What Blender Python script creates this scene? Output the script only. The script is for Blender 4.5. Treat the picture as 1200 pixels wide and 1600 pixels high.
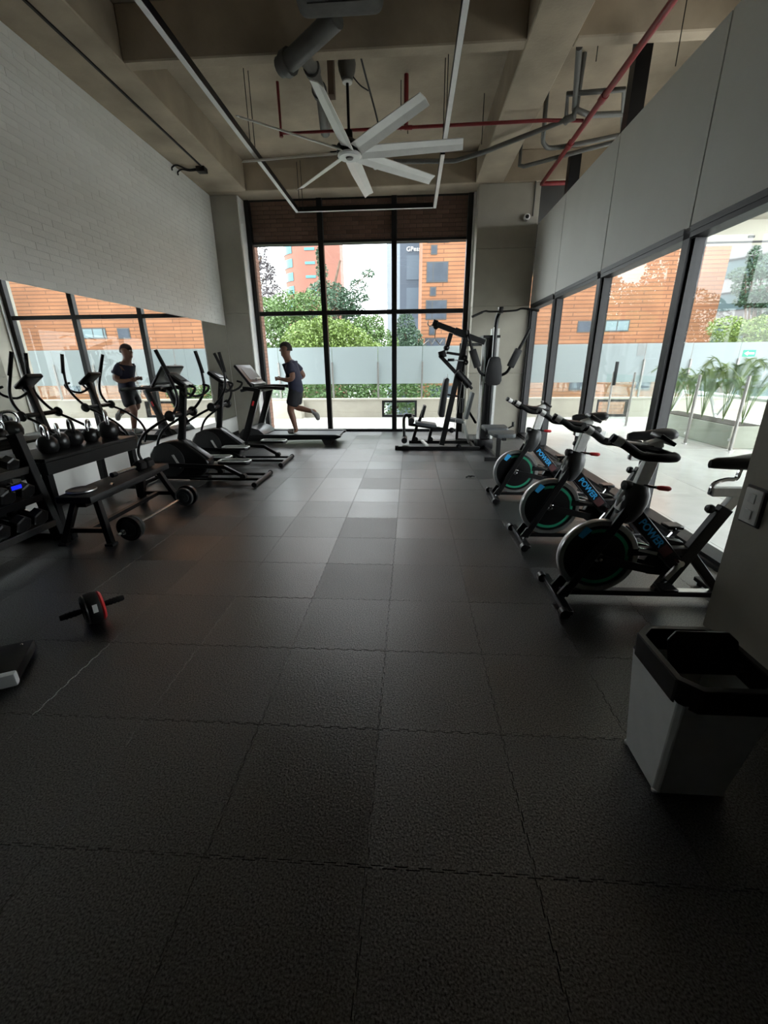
import bpy, bmesh, math, random
from mathutils import Vector, Matrix
random.seed(7)
scene = bpy.context.scene
for o in list(bpy.data.objects):
    bpy.data.objects.remove(o, do_unlink=True)

# ------------------------------------------------------------------ camera
CAM_H, FPX, PITCH, YAW, ROLL = 1.42, 653.16, 0.340628, 0.063952, -0.0096542
cam_data = bpy.data.cameras.new('camera')
cam_data.sensor_fit = 'HORIZONTAL'
cam_data.sensor_width = 36.0
cam_data.lens = FPX / 1200.0 * 36.0
cam_data.clip_start = 0.02
cam_data.clip_end = 400
cam = bpy.data.objects.new('camera', cam_data)
scene.collection.objects.link(cam)
cyw, syw, cp, sp = math.cos(YAW), math.sin(YAW), math.cos(PITCH), math.sin(PITCH)
fwd = Vector((-syw * cp, cyw * cp, -sp))
right = Vector((cyw, syw, 0))
up = right.cross(fwd)
r2 = right * math.cos(ROLL) + up * math.sin(ROLL)
u2 = -right * math.sin(ROLL) + up * math.cos(ROLL)
M = Matrix((r2, u2, -fwd)).transposed().to_4x4()
M.translation = Vector((0, 0, CAM_H))
cam.matrix_world = M
scene.camera = cam

# ------------------------------------------------------------------ sky and exposure
SKY = 8.0
world = bpy.data.worlds.new('overcast_sky')
scene.world = world
world.use_nodes = True
bgn = world.node_tree.nodes['Background']
bgn.inputs[0].default_value = (0.93, 0.97, 1.0, 1)
bgn.inputs[1].default_value = SKY
scene.view_settings.view_transform = 'Standard'
scene.view_settings.look = 'None'
scene.view_settings.gamma = 1
scene.view_settings.use_curve_mapping = False
scene.view_settings.exposure = 0.0
cy = scene.cycles
cy.max_bounces = 10
cy.diffuse_bounces = 5
cy.glossy_bounces = 5
cy.transmission_bounces = 6
cy.transparent_max_bounces = 24
cy.use_denoising = True
cy.sample_clamp_indirect = 20.0
cy.caustics_reflective = True

# ------------------------------------------------------------------ helpers
col = scene.collection
V = Vector

class MB:
    """collects verts and faces of one mesh"""
    def __init__(s):
        s.v = []; s.f = []
    def add(s, vs, fs):
        b = len(s.v)
        s.v += [tuple(v) for v in vs]
        s.f += [tuple(i + b for i in f) for f in fs]
        return s
    def bb(s, x0, x1, y0, y1, z0, z1):
        return s.add([(x0,y0,z0),(x1,y0,z0),(x1,y1,z0),(x0,y1,z0),(x0,y0,z1),(x1,y0,z1),(x1,y1,z1),(x0,y1,z1)],
                     [(0,3,2,1),(4,5,6,7),(0,1,5,4),(1,2,6,5),(2,3,7,6),(3,0,4,7)])
    def box(s, c, d, R=None):
        vs = []
        for z in (-.5, .5):
            for x, y in ((-.5,-.5),(.5,-.5),(.5,.5),(-.5,.5)):
                p = V((x*d[0], y*d[1], z*d[2]))
                if R is not None: p = R @ p
                vs.append(p + V(c))
        return s.add(vs, [(0,3,2,1),(4,5,6,7),(0,1,5,4),(1,2,6,5),(2,3,7,6),(3,0,4,7)])
    def bar(s, p, q, w, h, ref=(0,1,0)):
        """rectangular bar from p to q; w measured along ref side, h across it"""
        p, q = V(p), V(q); d = (q-p).normalized(); r = V(ref)
        a = (r - d*r.dot(d))
        if a.length < 1e-4: a = V((1,0,0)) - d*d.x
        a.normalize(); b = d.cross(a)
        vs = []
        for c in (p, q):
            for i, j in ((-1,-1),(1,-1),(1,1),(-1,1)):
                vs.append(c + a*(i*w/2) + b*(j*h/2))
        return s.add(vs, [(0,3,2,1),(4,5,6,7),(0,1,5,4),(1,2,6,5),(2,3,7,6),(3,0,4,7)])
    def tube(s, pts, r, n=8, closed=False, caps=True):
        pts = [V(p) for p in pts]; m = len(pts)
        rr = r if isinstance(r, (list, tuple)) else [r]*m
        T = []
        for i in range(m):
            if closed: t = pts[(i+1) % m] - pts[i-1]
            elif i == 0: t = pts[1]-pts[0]
            elif i == m-1: t = pts[-1]-pts[-2]
            else: t = (pts[i+1]-pts[i]).normalized() + (pts[i]-pts[i-1]).normalized()
            T.append(t.normalized())
        a = V((0,0,1)) if abs(T[0].z) < .9 else V((1,0,0))
        a = (a - T[0]*a.dot(T[0])).normalized()
        vs = []; fs = []
        for i in range(m):
            a = (a - T[i]*a.dot(T[i])).normalized(); b = T[i].cross(a)
            for k in range(n):
                th = 2*math.pi*k/n
                vs.append(pts[i] + (a*math.cos(th) + b*math.sin(th))*rr[i])
        for i in range(m if closed else m-1):
            j = (i+1) % m
            for k in range(n):
                k2 = (k+1) % n
                fs.append((i*n+k, i*n+k2, j*n+k2, j*n+k))
        if caps and not closed:
            fs.append(tuple(range(n-1,-1,-1))); fs.append(tuple((m-1)*n+k for k in range(n)))
        return s.add(vs, fs)
    def cyl(s, p, q, r, n=16):
        return s.tube([p, q], r, n)
    def lathe(s, prof, c=(0,0,0), axis=(0,0,1), n=20, ring=False):
        """profile of (radius, height along axis)"""
        ax = V(axis).normalized(); a = V((1,0,0)) if abs(ax.x) < .9 else V((0,1,0))
        a = (a - ax*a.dot(ax)).normalized(); b = ax.cross(a); c = V(c)
        vs = []; fs = []; m = len(prof)
        for r, h in prof:
            for k in range(n):
                th = 2*math.pi*k/n
                vs.append(c + ax*h + (a*math.cos(th)+b*math.sin(th))*max(r, 1e-5))
        for i in range(m-1):
            for k in range(n):
                k2 = (k+1) % n
                fs.append((i*n+k, i*n+k2, (i+1)*n+k2, (i+1)*n+k))
        if ring:
            for k in range(n): k2 = (k+1) % n; fs.append(((m-1)*n+k, (m-1)*n+k2, k2, k))
            return s.add(vs, fs)
        if prof[0][0] > 1e-4: fs.append(tuple(range(n-1,-1,-1)))
        if prof[-1][0] > 1e-4: fs.append(tuple((m-1)*n+k for k in range(n)))
        return s.add(vs, fs)
    def prism(s, poly, o, u, v, d):
        """polygon (a,b) -> o+a*u+b*v, extruded by d"""
        o, u, v, d = V(o), V(u), V(v), V(d); n = len(poly)
        if (u.cross(v)).dot(d) < 0: poly = poly[::-1]
        vs = [o+u*a+v*b for a, b in poly] + [o+u*a+v*b+d for a, b in poly]
        fs = [tuple(range(n-1,-1,-1)), tuple(range(n, 2*n))]
        fs += [(i, (i+1) % n, n+(i+1) % n, n+i) for i in range(n)]
        return s.add(vs, fs)
    def ball(s, c, r, n=12, m=8):
        rx, ry, rz = r if isinstance(r, (list, tuple)) else (r, r, r)
        vs = [(c[0], c[1], c[2]-rz)]; fs = []
        for i in range(1, m):
            ph = -math.pi/2 + math.pi*i/m
            for k in range(n):
                th = 2*math.pi*k/n
                vs.append((c[0]+rx*math.cos(ph)*math.cos(th), c[1]+ry*math.cos(ph)*math.sin(th), c[2]+rz*math.sin(ph)))
        vs.append((c[0], c[1], c[2]+rz)); top = len(vs)-1
        for k in range(n): fs.append((0, 1+(k+1) % n, 1+k)); fs.append((top, top-n+k, top-n+(k+1) % n))
        for i in range(m-2):
            for k in range(n):
                a = 1+i*n+k; b = 1+i*n+(k+1) % n
                fs.append((a, b, b+n, a+n))
        return s.add(vs, fs)
    def mesh(s, name, smooth=None, bevel=0, seg=2):
        me = bpy.data.meshes.new(name)
        me.from_pydata(s.v, [], s.f); me.update()
        if bevel:
            bm = bmesh.new(); bm.from_mesh(me)
            es = [e for e in bm.edges if len(e.link_faces) == 2 and e.calc_face_angle(0) > .5]
            bmesh.ops.bevel(bm, geom=es, offset=bevel, segments=seg, affect='EDGES', profile=.6, clamp_overlap=True)
            bm.to_mesh(me); bm.free()
        if smooth:
            me.shade_smooth()
            me.set_sharp_from_angle(angle=math.radians(smooth))
        return me
    def build(s, name, mat, parent=None, smooth=40, bevel=0, seg=2, world=False):
        me = s.mesh(name, smooth, bevel, seg)
        if world and parent is not None:
            me.transform(Matrix.Translation(-root_loc(parent)))
        return link(name, me, mat, parent)

def root_loc(o):
    p = V((0,0,0))
    while o is not None:
        p = p + o.location; o = o.parent
    return p

def link(name, me, mat, parent=None):
    o = bpy.data.objects.new(name, me)
    if mat is not None and not me.materials: me.materials.append(mat)
    col.objects.link(o)
    if parent is not None: o.parent = parent
    return o

def tag(o, label=None, cat=None, group=None, kind=None):
    if label: o['label'] = label
    if cat: o['category'] = cat
    if group: o['group'] = group
    if kind: o['kind'] = kind
    return o

def thing(name, label, cat, loc=(0,0,0), rz=0, group=None, kind=None):
    o = bpy.data.objects.new(name, None)
    o.empty_display_size = .1
    col.objects.link(o); o.location = loc; o.rotation_euler = (0,0,rz)
    return tag(o, label, cat, group, kind)

def copy_tree(o, parent=None):
    c = o.copy(); col.objects.link(c); c.parent = parent
    for ch in list(o.children): copy_tree(ch, c)
    return c

def spline(pts, k=6):
    pts = [V(p) for p in pts]; out = []
    P = [pts[0]*2-pts[1]] + pts + [pts[-1]*2-pts[-2]]
    for i in range(1, len(P)-2):
        a, b, c, d = P[i-1], P[i], P[i+1], P[i+2]
        for j in range(k):
            t = j/k
            out.append(.5*((2*b)+(c-a)*t+(2*a-5*b+4*c-d)*t*t+(3*b-a-3*c+d)*t**3))
    out.append(pts[-1]); return out

def rotm(ax, ang): return Matrix.Rotation(ang, 3, ax)

# photo pixel (1200x1600 frame) -> point on the plane axis=value; the plane is where the thing really stands
def at(px, py, axis, val):
    d = fwd + r2*((px-600)/FPX) - u2*((py-800)/FPX)
    o = V((0,0,CAM_H)); i = 'xyz'.index(axis)
    return o + d*((val-o[i])/d[i])

def text_mesh(txt, size, depth=.002, bold=0):
    cu = bpy.data.curves.new('lettering', 'FONT'); cu.body = txt; cu.size = size; cu.extrude = depth; cu.offset = bold
    cu.align_x = 'CENTER'; cu.align_y = 'CENTER'; cu.resolution_u = 3
    ob = bpy.data.objects.new('lettering', cu); col.objects.link(ob)
    dg = bpy.context.evaluated_depsgraph_get()
    me = bpy.data.meshes.new_from_object(ob.evaluated_get(dg))
    bpy.data.objects.remove(ob, do_unlink=True); bpy.data.curves.remove(cu)
    me.materials.clear()
    return me

# ------------------------------------------------------------------ materials
MATS = {}
def mat(name, c, rough=.5, metal=0, var=0, scale=8, bump=0, bscale=None, spec=.5, coat=0, rnd=0, rough_var=0, detail=4, stretch=None, emit=None):
    m = bpy.data.materials.new(name); m.use_nodes = True; nt = m.node_tree; N = nt.nodes; L = nt.links
    b = N['Principled BSDF']
    b.inputs['Base Color'].default_value = (*c, 1); b.inputs['Roughness'].default_value = rough
    b.inputs['Metallic'].default_value = metal; b.inputs['Specular IOR Level'].default_value = spec
    if coat: b.inputs['Coat Weight'].default_value = coat; b.inputs['Coat Roughness'].default_value = .08
    if emit: b.inputs['Emission Color'].default_value = (*emit[0], 1); b.inputs['Emission Strength'].default_value = emit[1]
    tc = N.new('ShaderNodeTexCoord'); co = tc.outputs['Object']
    if stretch:
        mp = N.new('ShaderNodeMapping'); mp.inputs['Scale'].default_value = stretch; L.new(co, mp.inputs[0]); co = mp.outputs[0]
    no = N.new('ShaderNodeTexNoise'); no.inputs['Scale'].default_value = scale; no.inputs['Detail'].default_value = detail
    L.new(co, no.inputs['Vector'])
    src = no.outputs['Fac']
    if var or rnd:
        mx = N.new('ShaderNodeMapRange'); mx.inputs[1].default_value = .25; mx.inputs[2].default_value = .75
        mx.inputs[3].default_value = 1-var; mx.inputs[4].default_value = 1+var; L.new(src, mx.inputs[0])
        f = mx.outputs[0]
        if rnd:
            oi = N.new('ShaderNodeObjectInfo'); m2 = N.new('ShaderNodeMapRange')
            m2.inputs[3].default_value = 1-rnd; m2.inputs[4].default_value = 1+rnd; L.new(oi.outputs['Random'], m2.inputs[0])
            mu = N.new('ShaderNodeMath'); mu.operation = 'MULTIPLY'; L.new(f, mu.inputs[0]); L.new(m2.outputs[0], mu.inputs[1]); f = mu.outputs[0]
        sc = N.new('ShaderNodeVectorMath'); sc.operation = 'SCALE'; sc.inputs[0].default_value = c
        L.new(f, sc.inputs['Scale']); L.new(sc.outputs[0], b.inputs['Base Color'])
    if rough_var:
        mr = N.new('ShaderNodeMapRange'); mr.inputs[1].default_value = .3; mr.inputs[2].default_value = .7
        mr.inputs[3].default_value = rough-rough_var; mr.inputs[4].default_value = rough+rough_var
        L.new(src, mr.inputs[0]); L.new(mr.outputs[0], b.inputs['Roughness'])
    if bump:
        n2 = N.new('ShaderNodeTexNoise'); n2.inputs['Scale'].default_value = bscale or scale*6; n2.inputs['Detail'].default_value = 3
        L.new(co, n2.inputs['Vector'])
        bp = N.new('ShaderNodeBump'); bp.inputs['Strength'].default_value = bump; bp.inputs['Distance'].default_value = .01
        L.new(n2.outputs['Fac'], bp.inputs['Height']); L.new(bp.outputs[0], b.inputs['Normal'])
    MATS[name] = m
    return m

def glass_mat(name, tint=(.97,.985,.98), ior=.014, refl=1.0, rough=0.0):
    m = bpy.data.materials.new(name); m.use_nodes = True; nt = m.node_tree; N = nt.nodes; L = nt.links
    N.remove(N['Principled BSDF']); out = N['Material Output']
    t = N.new('ShaderNodeBsdfTransparent'); t.inputs[0].default_value = (*tint, 1)
    g = N.new('ShaderNodeBsdfGlossy'); g.inputs['Roughness'].default_value = rough; g.inputs[0].default_value = (refl,refl,refl,1)
    lw = N.new('ShaderNodeLayerWeight'); lw.inputs[0].default_value = .5
    pw = N.new('ShaderNodeMath'); pw.operation = 'POWER'; pw.inputs[1].default_value = 5.0; L.new(lw.outputs['Facing'], pw.inputs[0])
    ma = N.new('ShaderNodeMath'); ma.operation = 'MULTIPLY_ADD'; ma.inputs[1].default_value = .5; ma.inputs[2].default_value = ior; L.new(pw.outputs[0], ma.inputs[0])
    mx = N.new('ShaderNodeMixShader'); L.new(ma.outputs[0], mx.inputs[0]); L.new(t.outputs[0], mx.inputs[1]); L.new(g.outputs[0], mx.inputs[2])
    L.new(mx.outputs[0], out.inputs[0]); MATS[name] = m; return m

def frosted_mat(name, c):
    m = bpy.data.materials.new(name); m.use_nodes = True; nt = m.node_tree; N = nt.nodes; L = nt.links
    N.remove(N['Principled BSDF']); out = N['Material Output']
    t = N.new('ShaderNodeBsdfTranslucent'); t.inputs[0].default_value = (*c, 1)
    d = N.new('ShaderNodeBsdfDiffuse'); d.inputs[0].default_value = (*c, 1)
    mx = N.new('ShaderNodeMixShader'); mx.inputs[0].default_value = .45
    L.new(t.outputs[0], mx.inputs[1]); L.new(d.outputs[0], mx.inputs[2]); L.new(mx.outputs[0], out.inputs[0]); MATS[name] = m; return m

def rubber_mat():
    m = mat('rubber', (.009,.0092,.0096), .42, var=.75, scale=150, bump=.2, bscale=110, detail=2, spec=1.0)
    nt = m.node_tree; N = nt.nodes; L = nt.links; b = N['Principled BSDF']
    b.inputs['IOR'].default_value = 2.0
    oi = N.new('ShaderNodeObjectInfo')
    mr = N.new('ShaderNodeMapRange'); mr.inputs[3].default_value = .30; mr.inputs[4].default_value = .47
    L.new(oi.outputs['Random'], mr.inputs[0])
    n3 = N.new('ShaderNodeTexNoise'); n3.inputs['Scale'].default_value = 2.2; n3.inputs['Detail'].default_value = 5
    tc = N.new('ShaderNodeTexCoord'); L.new(tc.outputs['Object'], n3.inputs['Vector'])
    ad = N.new('ShaderNodeMath'); ad.operation = 'MULTIPLY_ADD'; ad.inputs[1].default_value = .16; L.new(n3.outputs['Fac'], ad.inputs[0]); L.new(mr.outputs[0], ad.inputs[2])
    sb = N.new('ShaderNodeMath'); sb.operation = 'SUBTRACT'; sb.inputs[1].default_value = .08; L.new(ad.outputs[0], sb.inputs[0])
    L.new(sb.outputs[0], b.inputs['Roughness'])
    n4 = N.new('ShaderNodeTexNoise'); n4.inputs['Scale'].default_value = 170; n4.inputs['Detail'].default_value = 2; L.new(tc.outputs['Object'], n4.inputs['Vector'])
    m4 = N.new('ShaderNodeMapRange'); m4.inputs[1].default_value = .32; m4.inputs[2].default_value = .68; m4.inputs[3].default_value = .25; m4.inputs[4].default_value = 1.25
    L.new(n4.outputs['Fac'], m4.inputs[0]); L.new(m4.outputs[0], b.inputs['Specular IOR Level'])
    return m

def brick_course_mat(name, c1, c2, mortar, bw, bh, ms=.012):
    m = bpy.data.materials.new(name); m.use_nodes = True; nt = m.node_tree; N = nt.nodes; L = nt.links; b = N['Principled BSDF']
    b.inputs['Roughness'].default_value = .85
    tc = N.new('ShaderNodeTexCoord'); sx = N.new('ShaderNodeSeparateXYZ'); L.new(tc.outputs['Object'], sx.inputs[0])
    ad = N.new('ShaderNodeMath'); ad.operation = 'ADD'; L.new(sx.outputs[0], ad.inputs[0]); L.new(sx.outputs[1], ad.inputs[1])
    cb = N.new('ShaderNodeCombineXYZ'); L.new(ad.outputs[0], cb.inputs[0]); L.new(sx.outputs[2], cb.inputs[1])
    br = N.new('ShaderNodeTexBrick'); br.inputs['Scale'].default_value = 1; br.inputs['Brick Width'].default_value = bw; br.inputs['Row Height'].default_value = bh
    br.inputs['Mortar Size'].default_value = ms; br.inputs['Color1'].default_value = (*c1,1); br.inputs['Color2'].default_value = (*c2,1); br.inputs['Mortar'].default_value = (*mortar,1)
    br.inputs['Bias'].default_value = -.2
    L.new(cb.outputs[0], br.inputs['Vector'])
    no = N.new('ShaderNodeTexNoise'); no.inputs['Scale'].default_value = .6; no.inputs['Detail'].default_value = 5; L.new(cb.outputs[0], no.inputs['Vector'])
    mr = N.new('ShaderNodeMapRange'); mr.inputs[1].default_value = .3; mr.inputs[2].default_value = .7; mr.inputs[3].default_value = .85; mr.inputs[4].default_value = 1.15; L.new(no.outputs['Fac'], mr.inputs[0])
    sc = N.new('ShaderNodeVectorMath'); sc.operation = 'SCALE'; L.new(br.outputs['Color'], sc.inputs[0]); L.new(mr.outputs[0], sc.inputs['Scale'])
    L.new(sc.outputs[0], b.inputs['Base Color'])
    bp = N.new('ShaderNodeBump'); bp.inputs['Strength'].default_value = .5; bp.inputs['Distance'].default_value = .02; bp.invert = True
    L.new(br.outputs['Fac'], bp.inputs['Height']); L.new(bp.outputs[0], b.inputs['Normal'])
    MATS[name] = m; return m

RUBBER = rubber_mat()
UNDER = mat('underlay', (.01,.01,.01), .9, var=.2)
CONC = mat('concrete', (.39,.325,.24), .8, var=.28, scale=1.6, bump=.25, bscale=30, detail=8)
CONC_COL = mat('concrete_column', (.36,.34,.285), .8, var=.22, scale=1.2, bump=.2, bscale=25, detail=8)
WHITEBRICK = mat('painted_brick', (.76,.75,.71), .55, var=.06, scale=3, bump=.35, bscale=40, rnd=.03)
WHITEWALL = mat('white_paint', (.74,.74,.71), .6, var=.05, scale=3)
PANEL = mat('grey_panel', (.58,.58,.545), .6, var=.04, scale=2)
BLACKFRAME = mat('dark_aluminium', (.008,.008,.009), .45, var=.15, scale=20, spec=.3)
GREYFRAME = mat('grey_aluminium', (.03,.03,.032), .5, metal=.1, var=.1, scale=20)
BLACK = mat('black_powdercoat', (.005,.005,.0055), .35, var=.2, scale=30, spec=.28)
BLACKPLASTIC = mat('black_plastic', (.006,.006,.0065), .28, var=.2, scale=40, spec=.32)
VINYL = mat('black_vinyl', (.008,.008,.009), .42, var=.2, scale=60, spec=.3, bump=.15, bscale=300)
GREYVINYL = mat('grey_vinyl', (.07,.08,.085), .45, var=.12, scale=60, bump=.1, bscale=300)
RUBBERGRIP = mat('rubber_grip', (.006,.006,.006), .6, var=.25, scale=80, spec=.3, bump=.2, bscale=250)
STEEL = mat('brushed_steel', (.62,.62,.62), .28, metal=1, var=.08, scale=60)
CHROME = mat('chrome', (.75,.75,.76), .12, metal=1, var=.05, scale=40)
SILVER = mat('silver_paint', (.72,.73,.71), .35, metal=.15, var=.08, scale=40)
DKGREY = mat('dark_grey_plastic', (.035,.037,.037), .3, var=.12, scale=30, spec=.4)
RED = mat('red_plastic', (.55,.025,.03), .35, var=.1, scale=20)
REDPIPE = mat('red_pipe_paint', (.20,.012,.015), .45, var=.2, scale=6)
GREYPIPE = mat('grey_pipe', (.11,.11,.10), .5, var=.2, scale=6)
GREEN = mat('green_rim_print', (.01,.25,.135), .4, var=.1, scale=30)
BLUETXT = mat('blue_lettering', (.03,.42,.85), .5, var=.05, scale=30)
WHITE = mat('white_plastic', (.75,.75,.73), .4, var=.05, scale=10)
FANWHITE = mat('fan_white', (.82,.82,.78), .4, var=.05, scale=6)
CAST = mat('cast_iron', (.007,.007,.007), .3, var=.3, scale=40, bump=.1, bscale=120, spec=.4)
TERRTILE = mat('terrace_porcelain', (.66,.65,.62), .16, var=.06, scale=4, rnd=.04)
PARAPET = mat('beige_render', (.40,.37,.31), .8, var=.08, scale=3, bump=.1, bscale=60)
CREAM = mat('cream_fascia', (.62,.60,.52), .7, var=.05, scale=2)
MIRROR = mat('mirror_silver', (.93,.94,.93), .0, metal=1, var=.005, scale=1)
GLASS = glass_mat('clear_glass')
RAILGLASS = glass_mat('railing_glass', (.93,.975,.965), .025)
FROST = frosted_mat('frosted_glass', (.45,.50,.51))
SHADEDBRICK = mat('shaded_brick', (.16,.085,.06), .8, var=.25, scale=6, bump=.4, bscale=50, rnd=.18)  # lintel brick faces inward; its shade is painted into this darker tone
JAMBBRICK = mat('jamb_brick', (.22,.115,.08), .8, var=.2, scale=6, bump=.4, bscale=50, rnd=.12)
FACADE = brick_course_mat('orange_brick_facade', (.24,.105,.048), (.20,.082,.036), (.11,.05,.026), 2.4, .2, .022)
TOWERPINK = mat('salmon_facade', (.25,.105,.075), .8, var=.05, scale=.4)
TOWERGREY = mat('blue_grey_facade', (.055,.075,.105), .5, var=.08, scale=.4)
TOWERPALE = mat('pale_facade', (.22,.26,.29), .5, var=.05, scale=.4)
CYANWIN = mat('cyan_window_glass', (.045,.20,.23), .3, var=.1, scale=1)
WINGREY = mat('window_glass_grey', (.045,.055,.07), .35, var=.25, scale=1.5, spec=.15)
WINBLUE = mat('window_glass_pale', (.10,.15,.16), .35, var=.15, scale=1)
WHITEBLDG = mat('white_facade', (.26,.26,.26), .7, var=.04, scale=.4)
LEAF1 = mat('leaf_green', (.085,.15,.04), .5, var=.35, scale=1.2)
LEAF2 = mat('leaf_yellow_green', (.14,.21,.045), .5, var=.3, scale=1.2)
LEAF3 = mat('leaf_dark_green', (.05,.095,.055), .5, var=.35, scale=1.2)
LEAF4 = mat('leaf_purple_grey', (.09,.08,.085), .6, var=.3, scale=1.2)
BARK = mat('bark', (.12,.085,.06), .9, var=.3, scale=5)
GROUND = mat('street_ground', (.22,.22,.20), .9, var=.2, scale=.3)
SOIL = mat('soil', (.05,.035,.025), .95, var=.3, scale=20)
SKIN = mat('skin', (.20,.095,.06), .5, var=.06, scale=12)
NAVY = mat('navy_shirt', (.018,.02,.045), .8, var=.15, scale=20)
SHORTS = mat('black_shorts', (.010,.010,.014), .8, var=.15, scale=20)
HAIR = mat('dark_hair', (.02,.015,.012), .8, var=.2, scale=60)
SHOE = mat('grey_shoe', (.22,.21,.20), .7, var=.15, scale=20)
BELT = mat('treadmill_belt', (.05,.055,.065), .4, var=.1, scale=60)
BLUEGLOW = mat('blue_display', (.0,.0,.3), .4, emit=((.0,.01,1.0), 1.3))
SIGNGREEN = mat('sign_green', (.02,.30,.16), .5)
PLASTICGREY = mat('bin_grey', (.74,.77,.78), .45, var=.06, scale=10)
DARKWALL = mat('dark_paint_and_shade', (.05,.05,.048), .7, var=.1, scale=3)  # dark paint on the rear walls; painted-in plenum shade on wall_upper
MAROON = mat('maroon_print', (.06,.008,.01), .5, var=.1, scale=20)
PAPER = frosted_mat('pale_paper', (.50,.52,.52))
POSTSTEEL = mat('dull_post_steel', (.26,.25,.235), .45, metal=.5, var=.1, scale=20)
DUCTWRAP = mat('duct_wrap', (.06,.057,.05), .7, var=.2, scale=8, bump=.2, bscale=30)

# ================================================================== THE SETTING
XL, XR, YB, YF = -3.765, 2.25, 9.36, -1.72      # inner faces of the room
ZB, ZS = 4.40, 4.86                              # underside of beams, underside of slab
def struct(name, label, cat, mb, m, **k):
    o = mb.build(name, m, None, **k); return tag(o, label, cat, kind='structure')

# ---- floor with interlocking rubber tiles
floor = struct('floor', 'black rubber tiled gym floor', 'floor', MB().bb(-3.95, 2.36, YF-.1, 9.44, -.30, -.014), UNDER, smooth=None)
def tile_mesh():
    S, n, a, g = .5, 7, .007, .0007
    def edge(k):   # offset profile along an edge, zero at both ends
        pts = []
        for i in range(n):
            c = (i+.5)/n*S; w = S/n/4
            pts += [(c-w*.75, 0), (c-w*1.15, a), (c+w*1.15, a), (c+w*.75, 0)] if True else []
        return pts
    e = edge(0)
    P = [(0, 0)] + [(s, h) for s, h in e]                       # bottom edge, left to right
    P += [(S, 0)] + [(S+h, s) for s, h in e]                    # right edge going up
    P += [(S, S)] + [(s, S+h) for s, h in reversed(e)]          # top edge, right to left
    P += [(0, S)] + [(h, s) for s, h in reversed(e)]            # left edge going down
    c = S/2
    P = [(x + (g if x < c-.2 else -g if x > c+.2 else 0), y + (g if y < c-.2 else -g if y > c+.2 else 0)) for x, y in P]
    m = MB(); k = len(P)
    inner = [(c+(x-c)*.9975, c+(y-c)*.9975) for x, y in P]
    vs = [(x, y, 0) for x, y in inner] + [(x, y, -.0012) for x, y in P] + [(x, y, -.0135) for x, y in P]
    fs = [tuple(range(k))]
    for lay in (0, 1):
        fs += [(lay*k+(i+1) % k, lay*k+i, (lay+1)*k+i, (lay+1)*k+(i+1) % k) for i in range(k)]
    m.add(vs, fs)
    return m.mesh('rubber_tile')
tme = tile_mesh(); tme.materials.append(RUBBER)
TX0, TY0 = -.1196, 2.3182
rnd = random.Random(3)
for c in range(-8, 5):
    for r in range(-8, 15):
        x0 = TX0+.5*c; y0 = TY0+.5*r; x1, y1 = x0+.5, y0+.5
        if y0 > 9.3: continue
        xa, xb, ya, yb = max(x0, XL+.004), min(x1, 2.19), max(y0, YF+.01), min(y1, 9.33)
        o = link('rubber_tile', tme, None, floor)
        o.location = (xa, ya, -rnd.random()*.0006)
        o.scale = ((xb-xa)/.5, (yb-ya)/.5, 1)
        o.rotation_euler = ((rnd.random()-.5)*.002, (rnd.random()-.5)*.002, 0)

# ---- left wall: white painted brick above a mirror band
wall_left = struct('wall_left', 'white painted brick wall above the mirrors', 'wall', MB().bb(XL-.25, XL-.012, YF-.1, 9.08, -.014, ZB), WHITEWALL, smooth=None)
MB().bb(XL-.0119, XL-.004, YF, 9.06, 2.19, ZB-.003).build('mortar_bed', WHITEWALL, wall_left, smooth=None)
bl, bh, gp = .295, .068, .003
bme = MB().bb(-.012, .0, gp/2, bl-gp/2, gp/2, bh-gp/2).mesh('brick', None, .0012, 1); bme.materials.append(WHITEBRICK)
bricks = []
nrow = int((ZB-2.19)/bh)
for i in range(nrow):
    z = 2.19+i*bh; off = (i % 2)*bl/2
    y = YF-off
    while y < 9.0:
        bricks.append((y, z)); y += bl
bricks.sort(key=lambda b: ((b[0]-4.9 if b[0] > 4.3 else 90)+abs(b[1]-2.6)*.5))
rest = MB()
for i, (y, z) in enumerate(bricks):
    y0, y1 = max(y, YF), min(y+bl, 9.05)
    if y1-y0 < .04: continue
    if i < 300:
        o = link('brick', bme, None, wall_left); o.location = (XL, y0, z); o.scale = (1, (y1-y0)/bl, 1)
        o.location.x += (rnd.random()-.5)*.002
    else:
        d = (rnd.random()-.5)*.002
        rest.bb(XL-.012, XL+d, y0+gp/2, y1-gp/2, z+gp/2, z+bh-gp/2)
tag(rest.build('brickwork', WHITEBRICK, wall_left, smooth=None), kind='stuff')
# mirrors
my = [-.27, 1.6, 3.48, 5.35, 7.22, 9.04]
for i in range(1, 5):
    t = thing('wall_mirror', ['wall mirror panel nearest the camera end, behind the photographer', 'wall mirror panel beside the dumbbell rack', 'wall mirror panel behind the kettlebell shelf', 'wall mirror panel behind the nearer elliptical trainer', 'wall mirror panel nearest the big window'][i], 'mirror', (XL-.005, (my[i]+my[i+1])/2, .38), group='mirror panels on the brick wall')
    w = (my[i+1]-my[i])/2-.0015
    MB().bb(-.006, .006, -w, w, 0, 1.80).build('mirror_pane', MIRROR, t, smooth=None)
    t.rotation_euler = (0, 0, [.0, .0, .0012, -.0012, .0010][i])
    MB().bb(-.008, .009, -w, w, -.012, -.0005).build('bottom_rail', STEEL, t, smooth=None)
tag(MB().bb(XL-.012, XL+.004, YF, 9.04, -.012, .07).build('baseboard_left', BLACKPLASTIC, None, smooth=None), 'low dark skirting under the mirrors', 'baseboard', kind='structure')

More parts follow.
